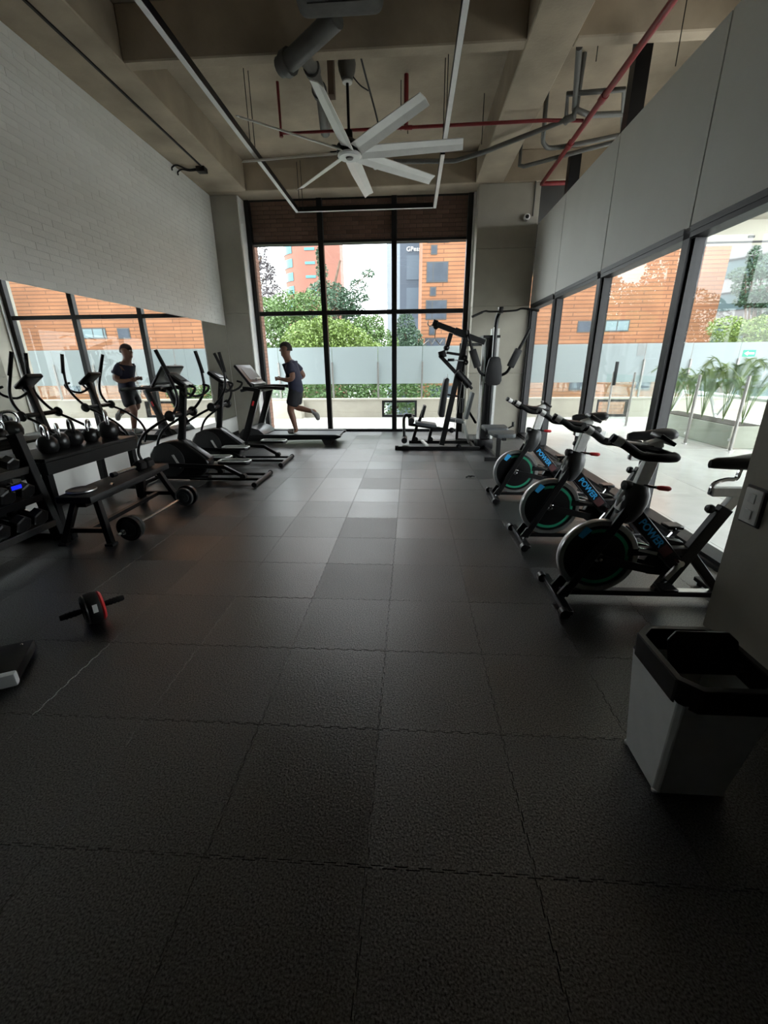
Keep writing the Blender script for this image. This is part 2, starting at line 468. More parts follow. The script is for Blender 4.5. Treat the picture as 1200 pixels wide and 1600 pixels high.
# ---- concrete columns
def column(label, x0, x1, y0, y1, z1, marks):
    t = thing('concrete_column', label, 'column', ((x0+x1)/2, (y0+y1)/2, 0), kind='structure')
    zs = [-.013]+marks+[z1]
    for a, b in zip(zs, zs[1:]):
        MB().bb(x0, x1, y0, y1, a+.0015, b-.0015).build('concrete_lift', CONC_COL, t, smooth=None, bevel=.006, seg=1, world=True)
    return t
column('concrete column between mirror wall and big window', XL-.2, -3.27, 9.085, 9.7, ZB-.002, [2.4])
column('broad concrete column right of the big window', 1.17, 2.245, 8.97, 9.7, ZB-.002, [1.22, 2.44, 3.4])
column('concrete column in the right foreground beside the bin', 1.68, 2.42, 1.25, 2.147, ZB-.002, [2.4])

# ---- closing walls behind the camera
wall_front = struct('wall_front', 'dark wall behind the camera', 'wall', MB().bb(XL-.2, 3.6, YF-.2, YF, -.3, ZS), DARKWALL, smooth=None)
wr = struct('wall_right', 'grey wall beside the camera', 'wall', MB().bb(2.30, 2.42, YF, 1.25, -.013, ZB), DARKWALL, smooth=None)

struct('wall_upper', 'concrete infill above the far end of the grey panels, coloured dark for plenum shade', 'wall', MB().bb(2.25, 3.6, 9.1, 9.3, 3.0, ZB-.002), DARKWALL, smooth=None)  # the unlit plenum's shade is put into this wall's colour

# ---- ceiling slab, beams, joists
ceiling = struct('ceiling', 'bare concrete ceiling slab', 'ceiling', MB().bb(XL-.3, 3.6, YF-.2, 10.0, ZS, ZS+.25), CONC, smooth=None)
def beam(x0, x1, y0, y1, z0=ZB, m=CONC):
    return MB().bb(x0, x1, y0, y1, z0, ZS).build('concrete_beam', m, ceiling, smooth=None, bevel=.012, seg=1)
beam(XL-.3, -3.03, YF, 8.94)                  # along the left wall
beam(1.10, 1.58, YF, 8.94)                                    # along the room, right
beam(XL-.3, 3.55, 8.945, 9.40)                                  # above the big window
for x0, x1 in ((-3.03, 1.10), (1.58, 3.55)): beam(x0, x1, 5.485, 5.635)
for x0, x1 in ((-3.03, 1.10), (1.58, 3.55)):
    for y in (3.7, 1.9, .1): beam(x0, x1, y, y+.15)
beam(3.42, 3.6, YF, 8.94, 3.9)
MB().bb(-3.36, -3.335, YF, 7.86, ZB-.018, ZB-.001).build('conduit', BLACK, ceiling, smooth=None)

# ---- big window in the back wall
wb = thing('wall_back', 'tall window wall at the far end with brick band above', 'window', (-1.06, 9.42, 0), kind='structure')
mull = [-3.2, -1.79, -.353, 1.085]
def wpart(name, mb, m, par=wb, **k): return mb.build(name, m, par, world=True, **k)
for i, x in enumerate(mull):
    w = .05 if i in (1, 2) else .045
    wpart('mullion', MB().bb(x-w, x+w, 9.365, 9.475, 0, ZB), BLACKFRAME, smooth=None)
for i in range(3):
    a, b = mull[i]+.05, mull[i+1]-.05
    wpart('transom', MB().bb(a, b, 9.375, 9.465, 2.38, 2.46), BLACKFRAME, smooth=None)
    wpart('bottom_rail', MB().bb(a, b, 9.375, 9.465, -.012, .05), BLACKFRAME, smooth=None)
    wpart('head_rail', MB().bb(a, b, 9.385, 9.455, 3.66, 3.705), BLACKFRAME, smooth=None)
    for z0, z1 in ((.05, 2.38), (2.46, 3.66)):
        wpart('glass_pane', MB().bb(a-.005, b+.005, 9.416, 9.424, z0-.005, z1+.005), GLASS, smooth=None)
    wpart('glass_pane', MB().bb(a-.005, b+.005, 9.416, 9.424, 3.705, ZB-.002), GLASS, smooth=None)
wpart('side_reveal', MB().bb(-3.268, -3.25, 9.09, 9.47, 0, ZB-.01), WHITE, smooth=None)
wpart('side_reveal', MB().bb(1.135, 1.168, 9.30, 9.47, 0, ZB-.01), WHITE, smooth=None)
# brick band outside, above the panes
band = thing('wall_lintel', 'brick band above the far window, its shade put into the colour', 'brick band', (-1.06, 9.6, 3.69), kind='structure')
MB().bb(-3.3, 1.2, 9.53, 9.7, 3.69, 5.2).build('backing', UNDER, band, smooth=None, world=True)
lb, lh = .25, .072
lme = MB().bb(0.003, lb-.003, -.012, .002, .003, lh-.003).mesh('lintel_brick', None, .002, 1); lme.materials.append(SHADEDBRICK)
for i in range(10):
    for j in range(19):
        x = -3.3+j*lb-(i % 2)*lb/2
        x0, x1 = max(x, -3.28), min(x+lb, 1.18)
        if x1-x0 < .05: continue
        o = link('brick', lme, None, band); o.location = V((x0, 9.53-rnd.random()*.002, 3.69+i*lh))-band.location; o.scale = ((x1-x0)/lb, 1, 1)
# brick jambs seen just outside the glass at the left
jb = thing('wall_jamb', 'reddish brick edge outside the left side of the far window', 'brick jamb', (-3.22, 9.7, 0), kind='structure')
MB().bb(-3.7, -3.27, 9.72, 10.02, -.02, 5.2).build('backing', UNDER, jb, smooth=None, world=True)
jme = MB().bb(-.17, .012, 0.003, .247, .003, lh-.003).mesh('jamb_brick', None, .002, 1); jme.materials.append(JAMBBRICK)
for i in range(52):
    o = link('brick', jme, None, jb); o.location = V((-3.27, 9.745-(i % 2)*.02, i*lh))-jb.location

# ---- right side: glazed front with grey panels above
ym = [2.44, 4.12, 5.81, 7.50, 8.922]
for i in range(4):
    a, b = ym[i], ym[i+1]
    w = thing('window_%d' % (i+2), ['tall glazed pane beside the foreground column', 'tall glazed pane behind the nearest spin bikes', 'tall glazed pane behind the farthest spin bike', 'narrow glazed pane next to the broad concrete column'][i], 'window', (XR+.05, (a+b)/2, 0), kind='structure')
    def rp(name, mb, m): return mb.build(name, m, w, world=True, smooth=None)
    rp('mullion', MB().bb(XR-.01, XR+.13, b-.045, b+.045, -.012, 2.36), BLACKFRAME)
    rp('mullion_trim', MB().bb(XR+.02, XR+.10, b-.075, b-.046, .06, 2.355), GREYFRAME)
    rp('header', MB().bb(XR-.012, XR+.13, a+.046, b-.046, 2.36, 2.43), BLACKFRAME)
    rp('header_trim', MB().bb(XR-.018, XR-.0125, a+.046, b-.046, 2.40, 2.445), GREYFRAME)
    rp('sill', MB().bb(XR-.02, XR+.13, a+.046, b-.046, -.012, .05), BLACKFRAME)
    rp('sill_track', MB().bb(XR-.045, XR-.021, a+.02, b-.046, -.012, .022), GREYFRAME)
    rp('glass_pane', MB().bb(XR+.055, XR+.063, a+.04, b-.07, .045, 2.365), GLASS)
mb = MB().bb(XR-.01, XR+.13, ym[0]-.20, ym[0]+.045, -.012, 2.36)
tag(mb.build('window_frame', BLACKFRAME, None, smooth=None), 'black end post of the glazing behind the column', 'window frame', kind='structure')
wp = thing('wall_panels', 'row of tall grey wall panels above the right glazing', 'wall', (XR+.06, 5.6, 2.43), kind='structure')
pe = [2.15, 2.44, 4.12, 5.81, 7.50, 8.975]
for a, b in zip(pe, pe[1:]):
    MB().bb(XR, XR+.10, a+.009, b-.009, 2.445, 3.765).build('panel', PANEL, wp, world=True, smooth=None)
    MB().bb(XR+.03, XR+.08, b-.0085, b+.0085, 2.44, 3.76).build('joint', BLACK, wp, world=True, smooth=None)
for y in (6.05, 7.95):
    tag(MB().bb(XR+.14, XR+.30, y, y+.14, 3.6, ZB-.002 if y > 7 else ZS-.002).build('steel_post', BLACK, None, smooth=None),
        'black steel post rising behind the grey panels, %s' % ('nearer one' if y < 7 else 'farther one by the column'), 'post', 'posts behind the panels')

# ================================================================== CEILING SERVICES
def pipe(name, label, pts, r, m, n=10, cat='pipe', group='pipes under the ceiling', k=0, collars=()):
    t = thing(name, label, cat, tuple(V(pts[0])), group=group)
    p = spline(pts, k) if k else pts
    MB().tube(p, r, n).build('pipe_run', m, t, world=True)
    for a, b in collars: MB().cyl(a, b, r*1.28, n).build('coupling', m, t, world=True)
    return t
pipe('sprinkler_pipe', 'thick red sprinkler main running above the grey panels', [(2.16, 2.0, 4.28), (2.17, 6.15, 4.28), (2.18, 8.70, 4.28), (2.62, 8.70, 4.28)], .035, REDPIPE, collars=[((2.17, 6.2, 4.28), (2.17, 6.32, 4.28)), ((2.175, 7.3, 4.28), (2.175, 7.42, 4.28))])
red2 = pipe('sprinkler_pipe', 'thin red sprinkler branch crossing behind the fan', [(-1.76, 6.83, 4.855), (-1.76, 6.83, 4.32), (-.22, 6.82, 4.32), (1.70, 6.79, 4.32), (2.14, 6.79, 4.30)], .02, REDPIPE, collars=[((-.12, 6.82, 4.32), (-.02, 6.82, 4.32)), ((-1.76, 6.83, 4.36), (-1.76, 6.83, 4.28))])
MB().cyl((-.10, 6.82, 4.34), (-.10, 6.82, ZS-.002), .03, 10).build('riser', REDPIPE, red2, world=True)
pipe('grey_conduit', 'grey pipe bending from behind the fan to the right beam', [(-.3, 7.72, 4.30), (.62, 7.78, 4.30), (1.01, 7.54, 4.30), (1.98, 6.70, 4.30), (2.0, 6.66, 4.38), (2.0, 6.60, 4.86)], .032, GREYPIPE, collars=[((1.9, 6.77, 4.30), (2.0, 6.68, 4.30))])
pipe('grey_conduit', 'grey pipe looping low in front of the far beam', [(1.66, 8.10, 4.86), (1.66, 8.10, 4.33), (1.72, 8.06, 4.30), (2.02, 7.87, 4.30), (2.44, 7.60, 4.30), (2.95, 7.3, 4.30)], .028, GREYPIPE)
pipe('grey_conduit', 'long grey pipe hung beside the right beam', [(1.66, 5.66, 4.42), (2.0, 6.74, 4.40), (2.25, 6.9, 4.40), (3.2, 6.9, 4.40)], .033, GREYPIPE)
pipe('grey_conduit', 'thin grey square pipe loop beside the red main', [(2.02, 7.11, 4.42), (1.82, 6.46, 4.42), (2.45, 6.42, 4.42), (2.88, 7.40, 4.42)], .028, GREYPIPE)
pipe('grey_conduit', 'curved grey pipe above the farthest panel', spline([(1.72, 7.05, 4.84), (1.75, 7.15, 4.40), (1.85, 7.45, 4.33), (2.1, 7.55, 4.33), (3.0, 7.2, 4.33)], 4), .03, GREYPIPE)
pipe('drain_pipe', 'thick round duct branch left of the fan mount', [(-.70, 4.99, 4.36), (-1.22, 5.36, 4.28), (-1.36, 5.46, 4.28)], .085, GREYPIPE, 14, collars=[((-1.24, 5.38, 4.28), (-1.30, 5.42, 4.28))])
pipe('drain_pipe', 'grey elbow pipe dropping along the slab behind the fan blade', [(-1.15, 5.40, 4.36), (-1.10, 5.72, 4.42), (-1.13, 6.5, 4.50), (-1.24, 7.25, 4.50), (-1.24, 7.4, 4.86)], .07, GREYPIPE, 14, collars=[((-1.12, 6.25, 4.475), (-1.12, 6.33, 4.482)), ((-1.10, 5.74, 4.42), (-1.10, 5.82, 4.43))])
tag(MB().bb(-1.02, -.95, 6.3, 6.42, 4.45, ZS).build('hanger_post', BARK, None, smooth=None), 'short brown hanger post beside the grey elbow pipe', 'hanger', 'ceiling hangers')
t = thing('air_duct', 'large rounded dark duct at the top edge of the picture', 'duct', (-.62, 4.0, 4.3))
MB().bb(-1.02, -.27, 3.9, 4.93, 4.29, 4.74).build('duct_body', DUCTWRAP, t, world=True, bevel=.10, seg=5)
for y in (4.2, 4.7): MB().bb(-.91, -.38, y, y+.03, 4.282, 4.2895).build('duct_band', DUCTWRAP, t, world=True, smooth=None)
# hanging rods
for i, (x, y, z0, z1) in enumerate([(-2.10, 6.55, 4.0, ZS), (-2.06, 6.60, 4.0, ZS), (-1.93, 8.62, 4.0, ZB+.3), (-2.0, 8.66, 4.0, ZB+.3), (-.17, 6.93, 4.34, ZS), (.40, 6.50, 4.0, ZS), (.37, 6.56, 4.0, ZS), (-.08, 7.0, 4.33, ZS), (1.92, 5.9, 4.42, ZS), (2.42, 5.2, 4.0, ZS), (.95, 7.3, 4.30, ZS)]):
    tag(MB().cyl((x, y, z0), (x, y, z1), .005, 6).build('hanger_rod', BLACK, None), ['thin rod pair holding the left light track, left rod', 'thin rod pair holding the left light track, right rod', 'rod near the far left corner of the light track', 'second rod near the far left corner of the light track', 'thin rod holding the red pipe right of the fan', 'front rod holding the right light track', 'rear rod holding the right light track', 'thin rod behind the fan blade root', 'rod between right beam and red main', 'rod above the nearest grey panel', 'rod holding the grey pipe near the right beam'][i], 'rod', 'ceiling hanger rods')
t = thing('hanging_cable', 'dark cable hanging from the slab beside the fan rod', 'cable', (-.62, 6.3, ZS))
MB().tube(spline([(-.66, 5.65, 4.80), (-.60, 6.40, 4.72), (-.50, 6.9, 4.52), (-.44, 7.1, 4.33)], 5), .012, 6).build('cable_run', BLACK, t, world=True)
MB().tube(spline([(-.77, 6.47, 4.72), (-.66, 6.50, 4.62), (-.57, 6.62, 4.62)], 5), .008, 6).build('cable_branch', BLACK, t, world=True)
# smoke detectors, camera, junction box
for i, (x, y, z) in enumerate([(-.655, 8.80, 4.66), (-.26, 8.85, 4.66)]):
    t = thing('smoke_detector', ['white smoke detector below the fan on the far beam', 'small white detector half hidden by a fan blade'][i], 'smoke detector', (x, y, z), group='smoke detectors')
    MB().lathe([(.02, -.06), (.035, -.05), (.04, -.03), (.06, -.02), (.075, .01), (.075, .03)], (0,0,0), (0,0,1), 18).build('detector_body', WHITE, t)
    MB().bb(-.03, .03, .0, 8.94-y, .0, .03).build('bracket', GREYPIPE, t, smooth=None)
t = thing('security_camera', 'small round security camera on the broad column', 'camera', (2.03, 8.965, 3.86))
MB().lathe([(.03, 0), (.055, -.02), (.055, -.07), (.04, -.085)], (0,0,0), (0,1,0), 16).build('housing', WHITE, t)
MB().lathe([(.032, -.084), (.03, -.095), (.0, -.1)], (0,0,0), (0,1,0), 14).build('lens', BLACKPLASTIC, t)
MB().cyl((.11, -.02, .02), (.11, -.02, .535), .012, 8).build('conduit', GREYPIPE, t)
t = thing('junction_box', 'black cable box under the left beam', 'junction box', (-3.37, 7.92, ZB))
MB().bb(-.07, .07, -.06, .07, -.07, -.001).build('box', BLACK, t, smooth=None, bevel=.008)
for k, dy in enumerate((-.03, .02)):
    MB().tube(spline([(-.06, dy, -.03), (-.2, dy-.03, -.045), (-.32, dy-.12+.1*k, -.02), (-.385, dy-.16+.12*k, -.06), (-.386, dy-.17+.13*k, -.1)], 4), .012, 6).build('cable', BLACK, t)

# ---- rectangular light track
t = thing('light_track', 'slim white rectangular light track hung below the ceiling', 'light fixture', (-.83, 6.0, 4.0))
def track(x0, x1, y0, y1):
    MB().bb(x0, x1, y0, y1, 3.985, 4.055).build('profile', BLACK, t, world=True, smooth=None)
    MB().bb(x0+.003, x1-.003, y0+.003, y1-.003, 3.979, 3.9845).build('diffuser', WHITE, t, world=True, smooth=None)
track(-2.085, -2.03, 1.0, 6.70); track(-2.085, -2.03, 6.72, 8.72)
track(.355, .41, 1.0, 6.66); track(.355, .41, 6.72, 8.72); track(-2.028, .353, 8.675, 8.72)

# ---- ceiling fan
fan = thing('ceiling_fan', 'large white eight-blade ceiling fan on a long rod', 'fan', (-.81, 6.48, 3.95))
MB().lathe([(.03, .70), (.07, .72), (.10, .80), (.11, .86), (.10, .905)], (0,0,0), (0,0,1), 20).build('canopy', GREYPIPE, fan)
MB().lathe([(.022, .68), (.06, .685), (.06, .70), (.03, .715)], (0,0,0), (0,0,1), 18).build('canopy_ring', WHITE, fan)
MB().cyl((0,0,.12), (0,0,.72), .018, 10).build('down_rod', BLACK, fan)
MB().lathe([(.045, .22), (.05, .14), (.12, .10), (.16, .06), (.16, -.01), (.10, -.02)], (0,0,0), (0,0,1), 24).build('motor', BLACK, fan)
hub = MB().lathe([(.05, -.055), (.13, -.06), (.15, -.045), (.15, -.025), (.10, -.021)], (0,0,0), (0,0,1), 28).build('hub_disc', WHITE, fan)
MB().lathe([(.0, -.075), (.04, -.072), (.05, -.056)], (0,0,0), (0,0,1), 18).build('hub_cap', GREYPIPE, hub)
def blade():
    m = MB(); secs = []
    for x, w in ((.15, .15), (.5, .16), (1.42, .13)):
        # two facets: flat part and a bent trailing part
        secs.append([(x, -w*.5, .0), (x, w*.12, .0), (x, w*.62, -.022), (x, w*.62, -.015), (x, w*.12, .010), (x, -w*.5, .010)])
    for s in secs: m.v += s
    n = 6; m.f = [tuple(range(n)), tuple(2*n+i for i in range(n-1,-1,-1))]
    for a in (0, n):
        for i in range(n): j = (i+1) % n; m.f.append((a+i, a+n+i, a+n+j, a+j))
    return m
bld = blade().mesh('fan_blade'); bld.materials.append(FANWHITE)
brm = MB().bb(.09, .24, -.035, .035, .012, .024).mesh('blade_bracket'); brm.materials.append(BLACK)
for k in range(8):
    a = math.radians(-95+45*k)
    o = link('fan_blade', bld, None, fan); o.rotation_euler = Matrix.Rotation(a, 3, 'Z').to_euler()
    o.matrix_local = Matrix.Rotation(a, 4, 'Z') @ Matrix.Rotation(math.radians(-17), 4, 'X')
    link('blade_bracket', brm, None, o)

# ================================================================== OUTSIDE
tag(MB().bb(-150, 150, -60, 260, -5.2, -5.0).build('street_ground', GROUND, None, smooth=None), 'street level ground far below the terrace', 'ground', kind='structure')
YP = 12.0
terr = struct('terrace_floor', 'pale polished terrace floor outside the glazing', 'floor', MB().bb(2.36, 9.6, -1.9, YP+.35, -.35, -.014).bb(-6.5, 2.36, 9.48, YP+.35, -.35, -.014), UNDER, smooth=None)
for q in range(1):
    s = .9
    ptm = MB().bb(.002, s-.002, .002, s-.002, -.013, 0).mesh('floor_tile', None, .002, 1); ptm.materials.append(TERRTILE)
    for i in range(18):
        for j in range(16):
            x0, y0 = -6.5+i*s, -1.9+j*s+.25
            x1, y1 = min(x0+s, 9.6), min(y0+s, YP+.2)
            if y1-y0 < .05 or x1-x0 < .05: continue
            if x0 < 2.40:
                if y1 <= 9.5: 
                    if x1 > 2.40+.05: x0 = 2.40
                    else: continue
                elif y0 < 9.5:
                    if x1 > 2.5 and x0 > 1.5: pass
                    y0 = 9.5
            if y1-y0 < .05 or x1-x0 < .05: continue
            o = link('floor_tile', ptm, None, terr); o.location = (x0, y0, 0); o.scale = ((x1-x0)/s, (y1-y0)/s, 1)
# parapet with two framed glass openings
pw = thing('parapet_wall', 'low beige parapet wall around the terrace', 'parapet', (1.5, YP, 0), kind='structure')
ops = [(-.80, .18), (5.05, 5.92)]
xs = [-6.5, ops[0][0], ops[0][1], ops[1][0], ops[1][1], 9.6]
for a, b in ((xs[0], xs[1]), (xs[2], xs[3]), (xs[4], xs[5])):
    MB().bb(a, b, YP, YP+.2, -.013, .46).build('parapet_panel', PARAPET, pw, world=True, smooth=None, bevel=.004, seg=1)
    MB().bb(a, b, YP-.03, YP, -.012, .13).build('skirting', PARAPET, pw, world=True, smooth=None)
MB().bb(-6.5, 9.6, YP-.02, YP+.22, .461, .51).build('coping', PARAPET, pw, world=True, smooth=None, bevel=.006, seg=1)
MB().bb(-4.5, -3.0, YP-.35, YP-.0301, -.012, .46).build('parapet_return', PARAPET, pw, world=True, smooth=None, bevel=.004, seg=1)
for i, (a, b) in enumerate(ops):
    f = MB().bb(a+.003, a+.06, YP+.02, YP+.16, -.012, .459).bb(b-.06, b-.003, YP+.02, YP+.16, -.012, .459).bb(a+.06, b-.06, YP+.02, YP+.16, .40, .459).bb(a+.06, b-.06, YP+.02, YP+.16, -.012, .06).build('opening_frame', BLACKFRAME, pw, world=True, smooth=None)
    MB().bb(a+.061, b-.061, YP+.08, YP+.09, .061, .399).build('opening_pane', RAILGLASS, f, world=True, smooth=None)
# frosted glass railing on the parapet
px = [-5.3, -3.66, -2.16, -.90, .306, 1.47, 2.64, 3.80, 4.96, 6.12, 7.29, 8.47, 9.6]
for i in range(len(px)-1):
    a, b = px[i], px[i+1]
    t = thing('glass_railing', 'frosted glass railing panel, %s' % ['first behind the left column', 'first beside the left window edge', 'second, behind the runner', 'third, left of the centre mullion', 'fourth, behind the multi-gym arms', 'fifth, behind the broad column', 'sixth, right of the broad column', 'seventh, in the narrow side pane', 'eighth, behind the farthest bike', 'ninth, left of the thick mullion', 'tenth, next to the green sign panel', 'last, carrying the green arrow sign'][i], 'railing', ((a+b)/2, YP+.1, .51), group='frosted railing panels on the parapet')
    MB().bb(a+.006, b-.006, YP+.095, YP+.107, .90, 1.86).build('frosted_pane', FROST, t, world=True, smooth=None)
    MB().bb(a+.006, b-.006, YP+.096, YP+.106, .512, .899).build('clear_strip', RAILGLASS, t, world=True, smooth=None)
    MB().bb(a-.022, a+.022, YP+.04, YP+.092, .511, 1.47).build('railing_post', POSTSTEEL, t, world=True, smooth=None, bevel=.004, seg=1)
# green arrow sign on the frosted glass
t = thing('exit_sign', 'green sign with white arrow pointing left on frosted glass', 'sign', (8.71, YP+.088, 1.59))
MB().bb(-.155, .155, 0, .006, -.08, .08).build('plate', SIGNGREEN, t, smooth=None)
MB().prism([(-.12, 0), (-.03, .055), (-.03, .022), (.12, .022), (.12, -.022), (-.03, -.022), (-.03, -.055)], (0, -.003, 0), (1,0,0), (0,0,1), (0,.002,0)).build('arrow', WHITE, t, smooth=None)
tag(MB().bb(5.90, 6.09, YP+.086, YP+.0905, 1.56, 1.855).build('notice', PAPER, None, smooth=None), 'pale paper notice taped high on frosted glass', 'notice')

# terrace roof edge
tc = struct('terrace_ceiling', 'dark soffit over the side terrace', 'ceiling', MB().bb(3.6, 7.9, -1.9, 10.62, 4.16, 4.4), CONC_COL, smooth=None)
fb = thing('roof_beam', 'cream fascia beam at the terrace roof edge', 'beam', (6, 10.6, 3.75), kind='structure')
MB().bb(2.5, 7.9, 10.6, 10.85, 3.75, 4.16).build('fascia', CREAM, fb, world=True, smooth=None)
MB().bb(2.5, 7.9, 10.585, 10.599, 3.74, 3.775).build('drip_edge', GREYFRAME, fb, world=True, smooth=None)
for x in (7.0, 7.42): MB().bb(x, x+.12, 10.575, 10.598, 3.83, 3.87).build('vent', DKGREY, fb, world=True, smooth=None)
# inner clear glass railing
rp_ = [(4.96, 11.5), (4.95, 11.08), (5.0, 10.16), (5.0, 9.04), (5.0, 7.92), (5.30, 7.22), (5.62, 6.45), (5.95, 5.6)]
for i in range(len(rp_)-1):
    (xa, ya), (xb, yb) = rp_[i], rp_[i+1]
    t = thing('clear_railing', 'clear glass railing section with steel post on the terrace, %s' % ['beside the parapet', 'left of the struts', 'behind the thick black mullion', 'behind the mullion edge', 'in front of the potted palms', 'nearest one fully in view', 'cut by the foreground column'][i], 'railing', (xb, yb, 0), group='clear railing sections on the terrace')
    d = V((xb-xa, yb-ya, 0)).normalized()
    MB().bar(V((xa, ya, .60))+d*.05, V((xb, yb, .60))-d*.05, 1.06, .010, (0,0,1)).build('glass_pane', RAILGLASS, t, world=True, smooth=None)
    MB().cyl((xb, yb, 0), (xb, yb, 1.19), .024, 12).build('post', POSTSTEEL, t, world=True)
    MB().cyl((xb, yb, 0), (xb, yb, .015), .05, 14).build('base_plate', STEEL, t, world=True)
    for z in (.18, 1.02): MB().bar(V((xb, yb, z))-d*.065, V((xb, yb, z))-d*.02, .04, .03, (0,0,1)).build('clamp', STEEL, t, world=True, smooth=None)
tag(MB().bb(4.93, 4.99, 10.97, 11.05, .87, 1.42).build('hanging_strap', BLACK, None, bevel=.015), 'black folded strap hanging on the first railing post', 'strap')
# long white rail on crossed struts behind the glass
t = thing('white_rail', 'long white rail on slanted struts behind the clear railing', 'rail', (6.44, 9.5, 0))
MB().bar((6.40, 7.2, .74), (6.50, 11.6, .74), .30, .05, (1,0,0)).build('top_board', WHITE, t, world=True, smooth=None)
for y in (7.6, 9.4, 11.0):
    MB().bar((6.40, y-.25, 0), (6.40, y+.25, .71), .05, .04).build('strut', STEEL, t, world=True, smooth=None)
    MB().bar((6.48, y+.25, 0), (6.48, y-.25, .71), .05, .04).build('strut', STEEL, t, world=True, smooth=None)

# leafy things -------------------------------------------------------
def leaf_cloud(blobs, n, size, rng, hang=.0):
    m = MB(); tot = sum(b[3]*b[4] for b in blobs)
    for (x, y, z, rx, rz) in blobs:
        for _ in range(int(n*rx*rz/tot)+50):
            while True:
                p = V((rng.uniform(-1,1), rng.uniform(-1,1), rng.uniform(-1,1)))
                if .25 < p.length < 1: break
            p = p.normalized()*(p.length**.5)
            c = V((x+p.x*rx, y+p.y*rx, z+p.z*rz))
            s = size*rng.uniform(.6, 1.3)
            d = V((rng.gauss(0,1), rng.gauss(0,1), rng.gauss(0,.6)-hang)).normalized()
            sd = d.cross(V((rng.gauss(0,1), rng.gauss(0,1), rng.gauss(0,1)))).normalized()
            nn = d.cross(sd)
            m.add([c-d*s*.5, c+sd*s*.28+nn*s*.06, c+d*s*.55, c-sd*s*.28+nn*s*.06], [(0,1,2),(0,2,3)])
    return m
def tree(label, base, blobs, n, size, leafm, seed, branches=(), trunk_r=.16, name='tree', group='trees beyond the terrace', hang=0):
    rng = random.Random(seed)
    t = thing(name, label, 'tree', base, group=group)
    b = V(base); topz = max(q[2] for q in blobs); cx = sum(q[0] for q in blobs)/len(blobs); cyy = sum(q[1] for q in blobs)/len(blobs)
    tr = MB().tube(spline([b, b+V((rng.uniform(-.2,.2), .1, (topz-b.z)*.45)), V((cx, cyy, topz-.2))], 5), [trunk_r*(1-.07*i) for i in range(11)], 8)
    tr.build('trunk', BARK, t, world=True)
    for q in blobs[:6]:
        st = b.lerp(V((cx, cyy, topz)), .55)
        MB().tube(spline([st, st.lerp(V(q[:3]), .5)+V((0,0,.15)), V(q[:3])], 4), [.07,.065,.06,.055,.05,.045,.04,.03,.02], 6).build('branch', BARK, t, world=True)
    for br in branches:
        MB().tube(spline(br, 4), .022, 5).build('branch', BARK, t, world=True)
    f = leaf_cloud(blobs, n, size, rng, hang).build('foliage', leafm, t, world=True, smooth=None)
    tag(f, kind='stuff')
    return t
def B(px_, py_, Y, r, rz=None):
    p = at(px_, py_, 'y', Y); return (p.x, p.y, p.z, r, rz or r)
tree('bushy mid-green tree at the left edge of the far window', (-8.2, 20, -5), [B(412,525,19,1.5), B(440,520,20,1.5), B(470,515,20,1.5), B(430,560,19,1.5), B(480,560,19,1.4), B(455,492,20,1.0), B(485,488,20,.9), B(418,492,20,.7)], 20000, .12, LEAF1, 11)
tree('bright yellow-green tree behind the runner', (-4.6, 17, -5), [B(520,540,17,.9), B(500,550,17,1.1), B(550,550,17,.9), B(535,525,17,.6), B(480,545,17,1.0), B(575,565,17,.8), B(505,520,17,.6)], 16000, .11, LEAF2, 12)
tree('dark green tree reaching above the transom behind the first mullion', (-5.0, 22, -5), [B(510,485,22,1.3), B(525,465,22,.75,.6), B(530,490,22,1.0), B(545,475,22,.6), B(500,455,22,.45), B(560,447,22,.45,.3), B(575,428,22,.30,.18), B(556,500,22,.7), B(503,425,22,.28,.4), B(498,400,22,.12,.35), B(565,465,22,.4,.2)], 6500, .13, LEAF3, 13,
     branches=[[at(520,480,'y',22), at(550,450,'y',22), at(582,422,'y',22)], [at(500,470,'y',22), at(499,430,'y',22), at(497,395,'y',22)]])
tree('sparse purplish-grey tree at the top left of the far window', (-11.5, 25, -5), [B(408,440,25,.9,1.3), B(400,395,25,.6,.9), B(424,470,25,.8,1.0), B(414,425,25,.5)], 1700, .17, LEAF4, 14)
tree('rounded green tree left of the grey tower', (-1.6, 21, -5), [B(590,550,21,1.1), B(575,530,21,.8,1.0), B(600,568,21,1.0), B(555,578,21,1.0), B(588,512,21,.4,.6), B(565,508,21,.4,.4)], 11000, .12, LEAF1, 15)
tree('pointed green tree in front of the grey tower', (.2, 24, -5), [B(637,560,24,1.2,1.0), B(637,535,24,.85), B(634,512,24,.5,.8), B(620,552,24,.7), B(655,555,24,.6), B(612,575,24,.8)], 10000, .12, LEAF3, 16)
tree('low leafy shrub mass seen under the frosted glass', (-3.0, 15, -5), [B(470,612,15,1.2,.8), B(520,615,15,1.2,.8), B(560,612,15,1.1,.8), B(610,612,15,1.1,.8), B(650,615,15,.9,.7), B(420,612,15,1.2,.8)], 12000, .11, LEAF1, 17, trunk_r=.1)
tree('dark spreading tree in front of the white building', (17.6, 24, -5), [B(1190,445,24,1.2,.7), B(1210,415,24,1.0,.6), B(1165,428,24,.7,.35), B(1215,475,24,1.2,.7), B(1180,470,24,.7,.4), B(1178,402,24,.3,.5), B(1160,470,24,.4,.25)], 5200, .14, LEAF3, 18, trunk_r=.09)
tree('lighter tree below the white building, beside the brick corner', (14.6, 22, -5), [B(1135,512,22,.8,.5), B(1165,518,22,.9,.5), B(1200,512,22,1.0,.6), B(1150,548,22,1.1,.6), B(1200,548,22,1.2,.7), B(1128,535,22,.5,.5)], 7000, .12, LEAF2, 19, trunk_r=.09)
